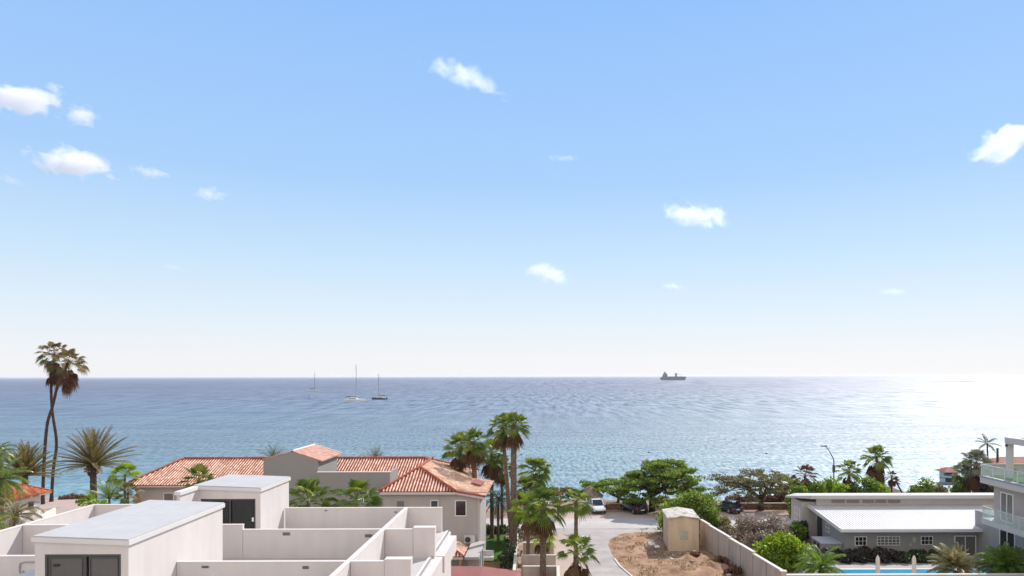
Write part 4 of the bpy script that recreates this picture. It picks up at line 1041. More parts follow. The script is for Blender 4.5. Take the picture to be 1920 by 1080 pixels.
# ------------------------------------------------------------------ plants
def frame(d, up=Vector((0, 0, 1))):
    d = d.normalized(); s = d.cross(up)
    if s.length < 1e-3: s = d.cross(Vector((1, 0, 0)))
    s.normalize(); return d, s, s.cross(d)
def fan_leaf(mb, rnd, org, d, pet, R, nb=16, spread=1.95, droop=.35, w=.12):
    """palmate leaf: petiole then pleated blades radiating in the leaf plane"""
    d, s, n = frame(d)
    # petiole arcs downward
    tip = org + d*pet + Vector((0, 0, -.12*pet))
    mid = org + d*pet*.5 + Vector((0, 0, .03*pet)); pw = R*.018+.008
    for a_, c_ in ((org, mid), (mid, tip)):
        mb.face([a_-s*pw, a_+s*pw, c_+s*pw, c_-s*pw]); mb.face([a_-n*pw, a_+n*pw, c_+n*pw, c_-n*pw])
    d2 = (tip-mid).normalized(); d2, s, n = frame(d2); tw = rnd.uniform(-.5, .5)
    s, n = s*math.cos(tw)+n*math.sin(tw), n*math.cos(tw)-s*math.sin(tw)
    base = len(mb.v); ring = []
    mb.v.append(tuple(tip)); segs = nb
    fold = rnd.uniform(.15, .4)
    # inner joined disc with pleats
    for i in range(2*segs+1):
        a_ = -spread+2*spread*i/(2*segs); rr = R*.55*(1-.25*abs(a_/spread)**2)
        q = tip + (d2*math.cos(a_)+s*math.sin(a_))*rr + n*(rr*fold*abs(math.sin(a_))*.6 + (R*.035 if i % 2 else -R*.035)) + Vector((0, 0, -droop*.25*rr))
        mb.v.append(tuple(q)); ring.append(q)
    for i in range(2*segs): mb.f.append((base, base+1+i, base+2+i))
    for i in range(segs):
        a_ = -spread+2*spread*(i+.5)/segs; L_ = R*(1-.3*abs(a_/spread)**2)*rnd.uniform(.88, 1.08)
        u = d2*math.cos(a_)+s*math.sin(a_)
        q = tip + u*L_ + n*(L_*fold*abs(math.sin(a_))*.5) + Vector((0, 0, -droop*L_*(.55+rnd.random()*.6)))
        i0 = base+1+2*i; mb.v.append(tuple(q)); k = len(mb.v)-1
        mb.f.append((i0, i0+1, k)); mb.f.append((i0+1, i0+2, k))
def dirs(rnd, n, e0, e1):
    out = []
    for i in range(n):
        t = (i+.5)/n; el = e1+(e0-e1)*t; az = i*2.39996+rnd.uniform(-.25, .25)
        out.append((el+rnd.uniform(-.1, .1), az))
    return out
def fan_crown(seed, R=1.0, n=34, e0=85, e1=-35, pet=.8, wind=(0.12, 0), droop=.35, nb=16):
    rnd = random.Random(seed); mb = MB(); R = R*.82; n = int(n*1.0)
    for el, az in dirs(rnd, n, rad(e0), rad(e1)):
        d = Vector((math.cos(el)*math.cos(az)+wind[0], math.cos(el)*math.sin(az)+wind[1], math.sin(el)))
        fan_leaf(mb, rnd, Vector((0, 0, 0)), d, pet*R*rnd.uniform(.75, 1.1), R*rnd.uniform(.5, .66), nb=nb, droop=droop+(.25 if el < 0 else 0))
    return mb
def skirt(seed, R, n=26, length=1.0):
    rnd = random.Random(seed); mb = MB()
    for el, az in dirs(rnd, n, rad(-35), rad(-80)):
        d = Vector((math.cos(el)*math.cos(az), math.cos(el)*math.sin(az), math.sin(el)))
        fan_leaf(mb, rnd, Vector((0, 0, -.1*R-rnd.random()*length*.6)), d, .5*R*rnd.uniform(.7, 1.1), R*.5*rnd.uniform(.8, 1.1), nb=9, spread=1.2, droop=.9)
    return mb
def feather(mb, rnd, org, az, el, L_, curve, nl=26, ll=.35, w=.035, vee=.45, droop=.3):
    pts = []; p = Vector(org); e = el; st = L_/10.0
    for i in range(11):
        pts.append(p.copy()); d = Vector((math.cos(e)*math.cos(az), math.cos(e)*math.sin(az), math.sin(e))); p = p+d*st; e -= curve/10.0*(.5+i*.1)
    mb.tube(pts, [L_*.012*(1-.085*i)+.004 for i in range(11)], 4, cap=False)
    for k in range(nl):
        t = .14+.86*k/nl; fi = t*10; i = min(9, int(fi)); q = pts[i].lerp(pts[i+1], fi-i); d = (pts[i+1]-pts[i]).normalized()
        d, s, n = frame(d); l = ll*L_*(math.sin(math.pi*min(1, .18+t*.8))**.6)*rnd.uniform(.85, 1.1)
        for sg in (-1, 1):
            u = (d*.75+s*sg*.8+n*vee).normalized()
            m_ = q+u*l*.5+Vector((0, 0, -droop*l*.12)); e_ = q+u*l+Vector((0, 0, -droop*l)); ww = w*L_
            mb.face([q, m_+d*ww*.5, e_, m_-d*ww*.5])
def feather_crown(seed, L_=3.0, n=40, e0=85, e1=-15, curve=1.2, **kw):
    rnd = random.Random(seed); mb = MB(); wind = kw.pop('wind', 0)
    for el, az in dirs(rnd, n, rad(e0), rad(e1)):
        feather(mb, rnd, (0, 0, 0), az, el, L_*rnd.uniform(.82, 1.08), curve*rnd.uniform(.7, 1.25), **kw)
    return mb
def trunk_mesh(pts, r0, r1, n=10, rings=True, seed=0):
    rnd = random.Random(seed); P_ = []; R_ = []
    pts = [Vector(p) for p in pts]
    # Catmull-like resample
    m_ = 8
    for i in range(len(pts)-1):
        a_ = pts[max(0, i-1)]; b_ = pts[i]; c_ = pts[i+1]; d_ = pts[min(len(pts)-1, i+2)]
        for k in range(m_):
            t = k/m_; P_.append(.5*((2*b_)+(c_-a_)*t+(2*a_-5*b_+4*c_-d_)*t*t+(3*b_-a_-3*c_+d_)*t*t*t))
    P_.append(pts[-1]); N_ = len(P_)
    for i in range(N_):
        t = i/(N_-1); r = r0+(r1-r0)*min(1, t*1.0)
        if t < .06: r *= 1.25
        R_.append(r*(1+(.07 if i % 2 else -.03)))
    return MB().tube(P_, R_, n)
def palm(kind, label, px, pyc, y, base=None, crown_r=1.0, seed=1, lean=0.0, trunk_r=.16, group=None, dead=0, bark=None, leaf=None, name=None, multi=None, cat='palm tree', kw=None, via=None):
    """a palm whose crown centre is seen at px, pyc at distance y; lean shifts the foot sideways"""
    top = pd(px, pyc, y); gx_ = top.x+lean; gz_ = ground_h(gx_, y)
    foot = Vector((gx_, y, gz_))
    o = thing(name or {'fan': 'fan_palm', 'date': 'date_palm', 'coco': 'coconut_palm'}[kind], label, cat, foot, group=group)
    rel = top-foot; rnd = random.Random(seed)
    pts = [(0, 0, -.2)] + ([Vector(v)-foot for v in via] if via else [(rel.x*.35+rnd.uniform(-.1, .1)*lean, rnd.uniform(-.1, .1), rel.z*.4), (rel.x*.75, 0, rel.z*.75)]) + [(rel.x, rel.y, rel.z)]
    trunk_mesh(pts, trunk_r*1.15, trunk_r*.85, seed=seed).build('trunk', bark or m_palmbark, o, world=False, smooth=True)
    kw = kw or {}
    if kind == 'fan': mb = fan_crown(seed, crown_r, **kw)
    elif kind == 'date': mb = feather_crown(seed, crown_r, **dict(dict(n=60, e0=88, e1=-12, curve=.75, nl=30, ll=.13, w=.012, vee=.5, droop=.1), **kw))
    else: mb = feather_crown(seed, crown_r, **dict(dict(n=20, e0=75, e1=-30, curve=1.7, nl=24, ll=.26, w=.02, vee=.1, droop=.6), **kw))
    mb.v = [(v[0]+rel.x, v[1]+rel.y, v[2]+rel.z) for v in mb.v]
    mb.build('crown', leaf or {'fan': lf_palm, 'date': lf_olive, 'coco': lf_palm}[kind], o, world=False)
    if dead:
        mb = skirt(seed+7, crown_r, n=int(26*dead) + 6, length=crown_r*dead)
        mb.v = [(v[0]+rel.x, v[1]+rel.y, v[2]+rel.z) for v in mb.v]; mb.build('dead_fronds', lf_brown, o, world=False)
    return o
PX = lambda n, y: n*y/FPX       # photograph pixels to metres at distance y

# the crossed pair at the left
def cross_palm(pts_px, y, r, seed, label, dead, wind):
    w_ = [pd(a_, b_, y) for a_, b_ in pts_px]; foot = Vector((w_[0].x, y, ground_h(w_[0].x, y)))
    o = thing('fan_palm', label, 'palm tree', foot, group='pair of very tall crossed palms')
    pts = [(0, 0, -.2)]+[p-foot for p in w_[1:]]
    trunk_mesh(pts, .22, .16, n=10, seed=seed).build('trunk', m_darkbark, o, world=False, smooth=True)
    rel = pts[-1]
    mb = fan_crown(seed, r, n=24, e0=80, e1=-30, pet=1.0, wind=wind, droop=.5, nb=14); mb.v = [(v[0]+rel.x, v[1]+rel.y, v[2]+rel.z) for v in mb.v]
    mb.build('crown', lf_tall, o, world=False)
    mb = skirt(seed+3, r, n=int(30*dead), length=r*2.0); mb.v = [(v[0]+rel.x, v[1]+rel.y, v[2]+rel.z) for v in mb.v]; mb.build('dead_fronds', lf_brown, o, world=False)
lf_tall = leafmat('tall_palm_leaf', [(0.062, 0.077, 0.022), (0.099, 0.121, 0.033), (0.246, 0.176, 0.077), (0.136, 0.099, 0.033), (0.370, 0.275, 0.154)], 0.45, 0.3)
cross_palm([(96, 945), (100, 880), (106, 830), (98, 770), (96, 712), (102, 665)], 99, PX(27, 99), 11, 'very tall thin palm whose trunk leans from lower right to upper left, crown higher', 1.0, (-.15, 0))
cross_palm([(80, 945), (82, 880), (88, 800), (99, 760), (110, 715), (120, 695), (128, 680)], 97, PX(28, 97), 12, 'very tall thin palm leaning right with olive brown windblown crown, of the crossed pair', .8, (.3, 0))
# date palms
def fruit(o, rel, r, seed):
    rnd = random.Random(seed)
    for sx in (-1, 1):
        b = MB()
        for k in range(26):
            c_ = rel+Vector((sx*r*rnd.uniform(.8, 1.25), -.1, -.15+rnd.uniform(-.35, .2))); q = .09; b.lathe([(0, -q), (q, 0), (0, q)], c_, 5)
        b.build('fruit', m_orange, o, world=False)
dp = palm('date', 'large olive green date palm with stout trunk and orange fruit stalks standing against the water', 175, 872, 84, crown_r=PX(76, 84), seed=21, trunk_r=.38, bark=m_bark, kw=dict(n=74, e0=89, e1=-4, curve=.4, nl=46, ll=.11, w=.015))
tr = Vector(pd(175, 872, 84))-dp.location
rnd = random.Random(3); b = MB()
for k in range(60):
    an = rnd.uniform(0, 6.28); z = rnd.uniform(-1.3, -.1); r = .42+.18*(z+1.3); b.tube([tr+Vector((math.cos(an)*r*.8, math.sin(an)*r*.8, z-.1)), tr+Vector((math.cos(an)*(r+.16), math.sin(an)*(r+.16), z+.18))], .06, 4)
b.build('leaf_bases', m_bark, dp, world=False)
fruit(dp, tr+Vector((0, -.2, -.35)), .75, 5)
palm('date', 'yellow olive date palm behind the left house, beside the crossed tall trunks', 47, 892, 90, crown_r=PX(66, 90), seed=22, trunk_r=.4, bark=m_bark, kw=dict(n=85, e0=89, e1=5, curve=.5, nl=42, ll=.12, w=.022))
palm('coco', 'dense dark green feathery palm in front of the small house at the left edge', 2, 900, 66, crown_r=PX(58, 66), seed=23, trunk_r=.2, kw=dict(n=34, nl=30, e1=-50, ll=.2, w=.03), leaf=lf_palm)
palm('coco', 'bushy feathery palm cut by the left edge above the other leaves', -8, 850, 63, crown_r=PX(40, 63), seed=24, trunk_r=.2, kw=dict(n=26, nl=26, e1=-50, ll=.24, w=.035))
palm('coco', 'low arching palm fronds over the white garden wall at lower left', 26, 968, 60, crown_r=PX(62, 60), seed=25, trunk_r=.14, kw=dict(n=18, nl=30, curve=2.1, ll=.2, w=.026), leaf=lf_tall)
palm('coco', 'yellow green low palm in the bottom left corner of the gardens', -12, 985, 55, crown_r=PX(40, 55), seed=26, trunk_r=.14, kw=dict(n=22, nl=26, e1=-40), leaf=lf_green)
# shrubs and palms behind the terrace left
palm('fan', 'small bright fan palm at the left end of the tiled roof', 234, 893, 70, crown_r=PX(32, 70), seed=27, trunk_r=.12, kw=dict(n=20, e1=-20), leaf=lf_bright)
palm('coco', 'dark young palm with upright stiff fronds left of the tiled house', 205, 935, 66, crown_r=PX(50, 66), seed=28, trunk_r=.12, kw=dict(n=20, e0=85, e1=10, curve=.8, nl=26, ll=.2), leaf=lf_palm)
palm('fan', 'dry mixed green and brown fan palm under the left eave of the tiled house', 240, 925, 67, crown_r=PX(26, 67), seed=29, trunk_r=.1, kw=dict(n=18, e1=-40), leaf=lf_tall)
palm('fan', 'fan palm tip rising over the flat roof against the left tile roof', 372, 905, 62, crown_r=PX(40, 62), seed=30, trunk_r=.14, kw=dict(n=16, e0=85, e1=-10, nb=18), leaf=lf_palm)
palm('fan', 'broad leaved fan palm beside the far stair house', 578, 940, 54, crown_r=PX(56, 54), seed=31, trunk_r=.15, kw=dict(n=20, e0=85, e1=-25, nb=20, pet=.7), leaf=lf_palm)
palm('fan', 'broad leaved fan palm in front of the grey screen wall', 668, 940, 54, crown_r=PX(58, 54), seed=32, trunk_r=.15, kw=dict(n=20, e0=85, e1=-25, nb=20, pet=.7), leaf=lf_palm)
palm('date', 'grey green palm top behind the ridge left of the gabled tower', 512, 862, 84, crown_r=PX(34, 84), seed=33, trunk_r=.2, leaf=lf_greypalm, kw=dict(n=44, e1=0, nl=24))
palm('date', 'grey green palm top showing over the ridge right of the gabled tower', 704, 872, 86, crown_r=PX(38, 86), seed=34, trunk_r=.25, leaf=lf_greypalm, kw=dict(n=50, e1=10, nl=24))
# middle group
G = 'fan palms clustered beside the tiled house'
palm('fan', 'bushy fan palm at the left of the cluster beside the tiled roof corner', 862, 838, 74, crown_r=PX(35, 74), seed=41, trunk_r=.24, group=G, dead=.25, kw=dict(n=32), lean=PX(10, 74))
palm('fan', 'bushy fan palm second from left of the cluster, reaching highest of the left group', 887, 830, 71, crown_r=PX(34, 71), seed=42, trunk_r=.27, group=G, dead=.35, kw=dict(n=32), lean=PX(8, 71))
palm('fan', 'slim fan palm between the bushy pair and the tall twin palms', 922, 852, 76, crown_r=PX(34, 76), seed=43, trunk_r=.2, group=G, dead=.5, kw=dict(n=32))
palm('fan', 'short dark fan palm low in the cluster against the hedge', 941, 878, 79, crown_r=PX(26, 79), seed=44, trunk_r=.15, group=G, dead=.3, kw=dict(n=26))
palm('fan', 'tall twin palm with trunk leaning slightly left beside its thicker twin', 942, 800, 66, crown_r=PX(32, 66), seed=45, trunk_r=.2, lean=PX(20, 66), group='tall twin fan palms', dead=.3, kw=dict(n=30))
palm('fan', 'tall twin palm with thick straight trunk beside the pale enclosure wall', 963, 798, 64.5, crown_r=PX(33, 64.5), seed=46, trunk_r=.3, group='tall twin fan palms', dead=.35, kw=dict(n=32), lean=PX(0, 66))
palm('coco', 'dark feathery young palm behind the hedge, left of the thick palm trunk', 934, 935, 73, crown_r=PX(46, 73), seed=47, trunk_r=.14, kw=dict(n=26, e1=-50, nl=26), leaf=lf_dark)
palm('fan', 'double crowned fan palm right of the tall twins with bare twigs', 1003, 884, 78, crown_r=PX(34, 78), seed=48, trunk_r=.2, dead=.2, kw=dict(n=34))
palm('fan', 'drooping fan palm just right of the twin trunks, lower than its neighbour', 984, 915, 75, crown_r=PX(28, 75), seed=49, trunk_r=.16, dead=.2, kw=dict(n=26))
palm('fan', 'leafy yellow green fan palm behind the enclosure with skirt of hanging leaves', 990, 955, 62, crown_r=PX(38, 62), seed=50, trunk_r=.16, dead=.2, kw=dict(n=30), leaf=lf_bright)
palm('fan', 'large fan palm in the enclosure with brown ringed trunk', 1018, 950, 57, crown_r=PX(46, 57), seed=51, trunk_r=.25, dead=.3, kw=dict(n=36, nb=18))
palm('fan', 'slim fan palm on the verge with clean brown trunk and round crown', 1080, 945, 56, crown_r=PX(36, 56), seed=52, trunk_r=.17, dead=0, kw=dict(n=24, nb=18, e1=-25))
palm('fan', 'short fan palm with few broad leaves and shaggy base at the side road', 1080, 1036, 50, crown_r=PX(42, 50), seed=53, trunk_r=.22, dead=.5, kw=dict(n=16, nb=20, e0=80, e1=-15))
palm('fan', 'yellow green low fan palm against the pale enclosure back wall', 1018, 1005, 63, crown_r=PX(28, 63), seed=54, trunk_r=.14, dead=.3, kw=dict(n=18), leaf=lf_bright)
# right side
palm('fan', 'dead brown palm with drooping crown beside the left end of the low house', 1509, 892, 90, crown_r=PX(26, 90), seed=61, trunk_r=.18, dead=1.0, kw=dict(n=22, e1=-60), leaf=lf_brown, lean=-PX(-8, 90))
palm('fan', 'short ragged fan palm right of the street lamp with brown skirt', 1592, 884, 92, crown_r=PX(26, 92), seed=62, trunk_r=.18, dead=.9, kw=dict(n=26), lean=0)
palm('fan', 'tall ragged fan palm with long brown skirt, the tallest palm near the street lamp', 1643, 858, 92, crown_r=PX(29, 92), seed=63, trunk_r=.2, dead=1.3, kw=dict(n=32), lean=PX(20, 92))
palm('fan', 'small dry fan palm beside the tall skirted palm above the thatch', 1672, 893, 94, crown_r=PX(13, 94), seed=67, trunk_r=.12, dead=.8, kw=dict(n=14), leaf=lf_brown)
palm('fan', 'thin leaning palm with tiny crown bending left against bright water', 1680, 902, 95, crown_r=PX(10, 95), seed=64, trunk_r=.11, bark=m_darkbark, kw=dict(n=14, nb=8), leaf=lf_dark, lean=PX(22, 95))
palm('coco', 'dark windswept coconut palm standing against the sun glare near the far roof', 1851, 832, 112, crown_r=PX(24, 112), seed=65, trunk_r=.13, bark=m_darkbark, kw=dict(n=13, nl=22, ll=.24, w=.035, curve=1.1), leaf=lf_dark, lean=PX(4, 112))
palm('fan', 'large grey green fan palm left of the villa terrace with thick brown skirt', 1830, 870, 88, crown_r=PX(34, 88), seed=66, trunk_r=.35, dead=.8, kw=dict(n=34), leaf=lf_greypalm)
palm('fan', 'dark fan palm crown just left of the large one by the villa', 1812, 886, 90, crown_r=PX(28, 90), seed=68, trunk_r=.2, dead=.4, kw=dict(n=28), leaf=lf_palm)
palm('coco', 'feathery palm with white edged leaves at the corner of the boundary wall', 1538, 1066, 58, crown_r=PX(54, 58), seed=71, trunk_r=.14, kw=dict(n=36, nl=28, curve=1.7, e0=85, e1=-20, w=.035, ll=.24), leaf=lf_green)
palm('coco', 'yellow and green feathery palm in front of the glass door by the pool', 1787, 1070, 58.5, crown_r=PX(64, 58), seed=72, trunk_r=.14, kw=dict(n=34, nl=30, curve=1.3, e0=85, e1=-10), leaf=lf_yel) if False else None
lf_yel = leafmat('yellowing_leaf', [(0.10, 0.14, 0.03), (0.22, 0.20, 0.07), (0.36, 0.26, 0.16), (0.06, 0.12, 0.02)], .4, .3)
palm('coco', 'yellow and green feathery palm in front of the glass door by the pool', 1790, 1068, 58.5, crown_r=PX(56, 58), seed=72, trunk_r=.14, kw=dict(n=44, nl=32, curve=1.25, e0=88, e1=-5, w=.035, ll=.24), leaf=lf_yel)
palm('coco', 'lush green feathery palm below the villa balcony at the right edge', 1890, 1066, 57.5, crown_r=PX(60, 57), seed=73, trunk_r=.14, kw=dict(n=60, nl=30, curve=1.4, e0=88, e1=-15, w=.04, ll=.24), leaf=lf_green)

LEAFK = 1.75
def clumps(rnd, centers, per, size, leaf, flat=1.0, up=.4):
    """many small leaves spread round clump centres"""
    mb = MB()
    for c_, r in centers:
        for k in range(per):
            v = Vector((rnd.gauss(0, 1), rnd.gauss(0, 1), rnd.gauss(0, 1)*flat)); v = v.normalized()*r*rnd.random()**.4
            v.z *= flat
            p = c_+v; n = Vector((rnd.gauss(0, 1), rnd.gauss(0, 1), rnd.gauss(0, 1)+up)).normalized()
            a_ = n.cross(Vector((rnd.gauss(0, 1), rnd.gauss(0, 1), rnd.gauss(0, 1)))).normalized(); b_ = n.cross(a_)
            l = size*LEAFK*rnd.uniform(.6, 1.3); w = l*.6
            mb.face([p-a_*l*.5, p+b_*w*.5, p+a_*l*.5, p-b_*w*.5])
    return mb
def shrub(label, px, pyt, pyb, y, wpx, leaf, seed, name='shrub', cat='shrub', n=40, per=60, size=.16, base_z=None, depth=.8, stem=True, group=None, top_shape=1.0):
    """shrub whose top is at pyt and foot at pyb, width wpx photograph pixels, at distance y"""
    x = X(px, y); z1 = Z(px, pyt, y); z0 = ground_h(x, y) if base_z is None else base_z
    w = PX(wpx, y)/2; h = z1-z0
    o = thing(name, label, cat, (x, y, z0), group=group); rnd = random.Random(seed)
    cs = []
    for k in range(n):
        an = rnd.uniform(0, 6.283); u = rnd.random()**.5; zz = rnd.random()
        env = math.sqrt(max(0, 1-(2*zz-1)**2))*.45+.55 if zz < .5 else math.sqrt(max(0.02, 1-((zz-.5)/.52)**2))
        r = .14*h+.13*w*rnd.uniform(.6, 1.3)
        cs.append((Vector((math.cos(an)*u*(w-r*.6)*env, math.sin(an)*u*(w*depth-r*.6)*env, r*.6+zz*(h-r*1.3))), r))
    clumps(rnd, cs, per, size, leaf, .8).build('foliage', leaf, o, world=False)
    if stem:
        b = MB()
        for k in range(6):
            c_ = cs[k][0]; b.tube([(c_.x*.1, c_.y*.1, -.1), (c_.x*.5, c_.y*.5, h*.35), c_], [.06, .04, .015], 5)
        b.build('stem', m_bark, o, world=False)
    return o
def acacia(label, px, pyt, pyb, y, prof, leaf, seed, tr=.28, per=60, size=.17, nb=46, bmat=None, thick=.55, name='thorn_tree', layers=2):
    """umbrella tree: prof = list of (px, py) along the canopy top; branches rise from the trunk foot at px, pyb"""
    x = X(px, y); z0 = ground_h(x, y); o = thing(name, label, 'tree', (x, y, z0)); rnd = random.Random(seed)
    tops = [(X(a_, y)-x, Z(a_, b_, y)-z0) for a_, b_ in prof]
    def ztop(u):
        for (xa_, za_), (xb_, zb_) in zip(tops, tops[1:]):
            if xa_ <= u <= xb_: return za_+(zb_-za_)*(u-xa_)/(xb_-xa_)
        return tops[0][1]
    xmin, xmax = tops[0][0], tops[-1][0]; half = (xmax-xmin)/2; cx_ = (xmax+xmin)/2
    zm = max(t[1] for t in tops)
    br = MB(); cs = []
    fork = Vector((0, 0, zm*.28)); br.tube([(0, 0, -.2), (rnd.uniform(-.15, .15), 0, zm*.15), fork], [tr*1.2, tr, tr*.85], 8)
    mains = []
    for k in range(7):
        an = k*2.4+rnd.random(); ln = rnd.uniform(.3, .5); q = Vector((cx_*.5+math.cos(an)*half*ln, math.sin(an)*half*.6*ln, zm*rnd.uniform(.5, .62)))
        mid = fork.lerp(q, .5)+Vector((rnd.uniform(-.3, .3), rnd.uniform(-.3, .3), -.1)); br.tube([fork, mid, q], [tr*.55, tr*.42, tr*.3], 6); mains.append(q)
    for k in range(nb):
        an = rnd.uniform(0, 6.283); u = rnd.random()**.5; q = Vector((cx_+math.cos(an)*half*u*.96, math.sin(an)*half*.7*u, 0)); zt_ = ztop(max(xmin, min(xmax, q.x)))
        fall = (math.sin(an)*u)**2*.25*zm
        lay = rnd.random()**1.6*thick
        q.z = zt_-fall-.25-lay*zt_*.6
        m_ = min(mains, key=lambda m: (m-q).length); mid = m_.lerp(q, .5)+Vector((rnd.uniform(-.25, .25), rnd.uniform(-.25, .25), rnd.uniform(-.3, .1)))
        br.tube([m_, mid, q], [tr*.2, tr*.12, .02], 4, cap=False)
        for j in range(3):
            q2 = q+Vector((rnd.uniform(-.7, .7), rnd.uniform(-.7, .7), rnd.uniform(-.15, .2))); r = rnd.uniform(.45, .85)
            cs.append((q2, r)); 
    br.build('trunk', bmat or m_bark, o, world=False, smooth=True)
    clumps(rnd, cs, per, size, leaf, .42).build('crown', leaf, o, world=False)
    return o
acacia('big dark green umbrella tree leaning over the parked dark car', 1222, 860, 958, 91,
       [(1160, 905), (1180, 885), (1195, 875), (1225, 863), (1262, 859), (1288, 872), (1300, 890), (1318, 912)], lf_acacia, 81, tr=.4, nb=118, thick=1.1, per=80)
acacia('low wide bright green umbrella tree reaching left over the thatched shelter', 1160, 895, 950, 95,
       [(1092, 903), (1115, 900), (1150, 897), (1180, 897), (1200, 905)], lf_green, 82, tr=.2, nb=34, thick=.35, per=60)
acacia('wide grey green thorn tree with dark forked trunk behind the stone wall', 1427, 880, 960, 91.5,
       [(1331, 898), (1350, 888), (1385, 881), (1430, 878), (1465, 884), (1482, 900)], lf_acaciagrey, 83, tr=.34, nb=80, thick=.8, per=34, size=.15)
acacia('small flat yellow green thorn tree behind the double crowned palm', 1046, 905, 945, 88,
       [(1012, 912), (1030, 906), (1060, 906), (1072, 914)], lf_olive, 84, tr=.12, nb=14, thick=.3, per=50)
acacia('round green tree right of the wide thorn tree by the beach', 1478, 888, 930, 97,
       [(1455, 900), (1470, 890), (1490, 890), (1502, 902)], lf_acacia, 85, tr=.15, nb=20, thick=.9, per=55)
# parked-side bush behind the hut
shrub('large dense green bush rising behind the beige hut', 1303, 917, 980, 77.5, 104, lf_acacia, 91, n=90, per=110, size=.17, name='bush', cat='bush')
shrub('yellowish bush left of the large bush beside the hut', 1252, 938, 985, 78.5, 50, lf_bright, 92, n=40, per=70, size=.15, name='bush', cat='bush')
shrub('bright croton shrub with red and yellow leaves by the top of the boundary wall', 1358, 968, 0, 74, 36, lf_yel, 93, n=24, per=60, size=.2)
shrub('leafy green shrub between the croton and the large bush', 1345, 972, 0, 76, 44, lf_green, 94, n=24, per=60, size=.18)
shrub('mauve grey sparse bougainvillea shrub behind the boundary wall', 1405, 965, 0, 72, 80, lf_mauve, 95, n=60, per=52, size=.15)
shrub('tall mauve grey flowering shrub right of the sparse one', 1452, 962, 0, 71, 70, lf_mauve, 96, n=50, per=46, size=.14)
shrub('dark mauve shrub leaning over the stepped boundary wall', 1425, 995, 0, 67.5, 70, lf_mauve, 97, n=46, per=52, size=.14)
shrub('dry twiggy plant hanging over the outer face of the boundary wall', 1361, 983, 0, 71.0, 24, lf_mauve, 98, n=14, per=40, size=.13, base_z=1.4, depth=.7, stem=False)
shrub('big bright yellow green ficus shrub inside the boundary wall', 1470, 998, 0, 63.5, 108, lf_bright, 99, n=110, per=110, size=.17)
shrub('green shrub below the lattice end of the low house', 1492, 975, 0, 73.5, 44, lf_green, 100, n=26, per=60, size=.16)
shrub('dark spiky plant beside the grey screen panel', 1505, 975, 0, 74.2, 22, lf_dark, 101, n=18, per=50, size=.22)
for px, pt, pb, w, lab in ((1352, 1042, 1066, 34, 'pile of dry brown brushwood at the foot of the boundary wall, nearest the hut'), (1372, 1058, 1080, 38, 'pile of dry brown brushwood at the bottom edge against the boundary wall'), (1303, 1034, 1050, 30, 'low heap of dry twigs in front of the hut')):
    q = pz(px, pb, 0); shrub(lab, px, pt, pb, q.y, w, lf_dry, px, n=26, per=46, size=.13, name='brush_pile', cat='brush pile', base_z=0, stem=False)
# hedges by the pool
def hedge(label, px0, px1, pyt, y, leaf, seed, dy=.9, size=.16, z0=0.0, per=55, dens=1.0):
    x0, x1 = X(px0, y), X(px1, y); h = Z(px0, pyt, y)-z0; o = thing('hedge', label, 'hedge', ((x0+x1)/2, y, z0)); rnd = random.Random(seed); cs = []
    n = int((x1-x0)*10*dens)
    for k in range(n):
        cs.append((Vector((rnd.uniform(x0, x1)-(x0+x1)/2, rnd.uniform(-dy, dy), rnd.uniform(.1, 1)**.7*(h-.3+rnd.uniform(-.2, .15)))), rnd.uniform(.35, .6)))
    clumps(rnd, cs, per, size, leaf, .9).build('foliage', leaf, o, world=False); return o
hedge('dark purple hedge against the grey house wall left of the parasols', 1545, 1680, 1029, 66.0, lf_purple, 111, per=170)
hedge('dark green hedge against the grey house wall behind the right parasol', 1682, 1765, 1035, 66.0, lf_dark, 112, per=170)
hedge('dark clipped hedge at the back of the lawn behind the twin palms', 902, 950, 985, 78.5, lf_dark, 113, per=80)
hedge('dark hedge along the right side of the lawn by the enclosure wall', 946, 972, 1000, 66.5, lf_dark, 114, dy=7, per=60, dens=2.2)
hedge('grey brown scrub on the beach behind the wide thorn tree', 1365, 1480, 930, 98, lf_dry, 115, size=.2, per=40, z0=-.3)
hedge('low dry beach scrub behind the white car and palapa', 1125, 1180, 943, 96, lf_dry, 116, size=.16, per=30, z0=-.2)
hedge('low rocky scrub at the water edge on the left beach', 118, 165, 928, 106, lf_dry, 117, size=.2, per=40, z0=-1.0)
hedge('reddish dry bush mound left of the low house', 1440, 1478, 927, 95, lf_dry, 118, size=.2, per=60)
hedge('low green shrubs along the foot of the left parapet beside the date palm', 150, 200, 925, 72, lf_bright, 119, size=.2, per=50)
# seafront shrubs behind the low house
sp_ = [(1578, 903, 40, lf_bright, 'bright shrub between the street lamp and the short ragged palm'), (1648, 903, 36, lf_bright, 'bright green shrub under the tall skirted palm'), (1716, 908, 30, lf_green, 'low green shrub right of the leaning thin palm'), (1495, 905, 44, lf_green, 'round fan shrub left of the house roof corner'), (1530, 900, 46, lf_acacia, 'dark green shrub with the street lamp rising from its right'), (1560, 893, 50, lf_bright, 'bright green tree at the foot of the street lamp'),
       (1600, 905, 44, lf_dark, 'dark shrub under the short ragged palm'), (1627, 893, 50, lf_green, 'leafy green tree below the tall ragged palm'), (1655, 905, 34, lf_green, 'green shrub at the left of the wide thatched shelter'),
       (1735, 893, 42, lf_palm, 'dark green palm shrub above the middle of the house roof'), (1762, 908, 30, lf_tall, 'dry yellowish shrub between two palm shrubs'), (1797, 900, 40, lf_palm, 'green palm shrub below the far awning house'),
       (1848, 900, 26, lf_purple, 'dark red bougainvillea at the foot of the villa palm'), (1862, 905, 26, lf_bright, 'small green shrub touching the villa wall'), (1545, 912, 30, lf_mauve, 'grey dotted shrub just above the roof slab near the lamp')]
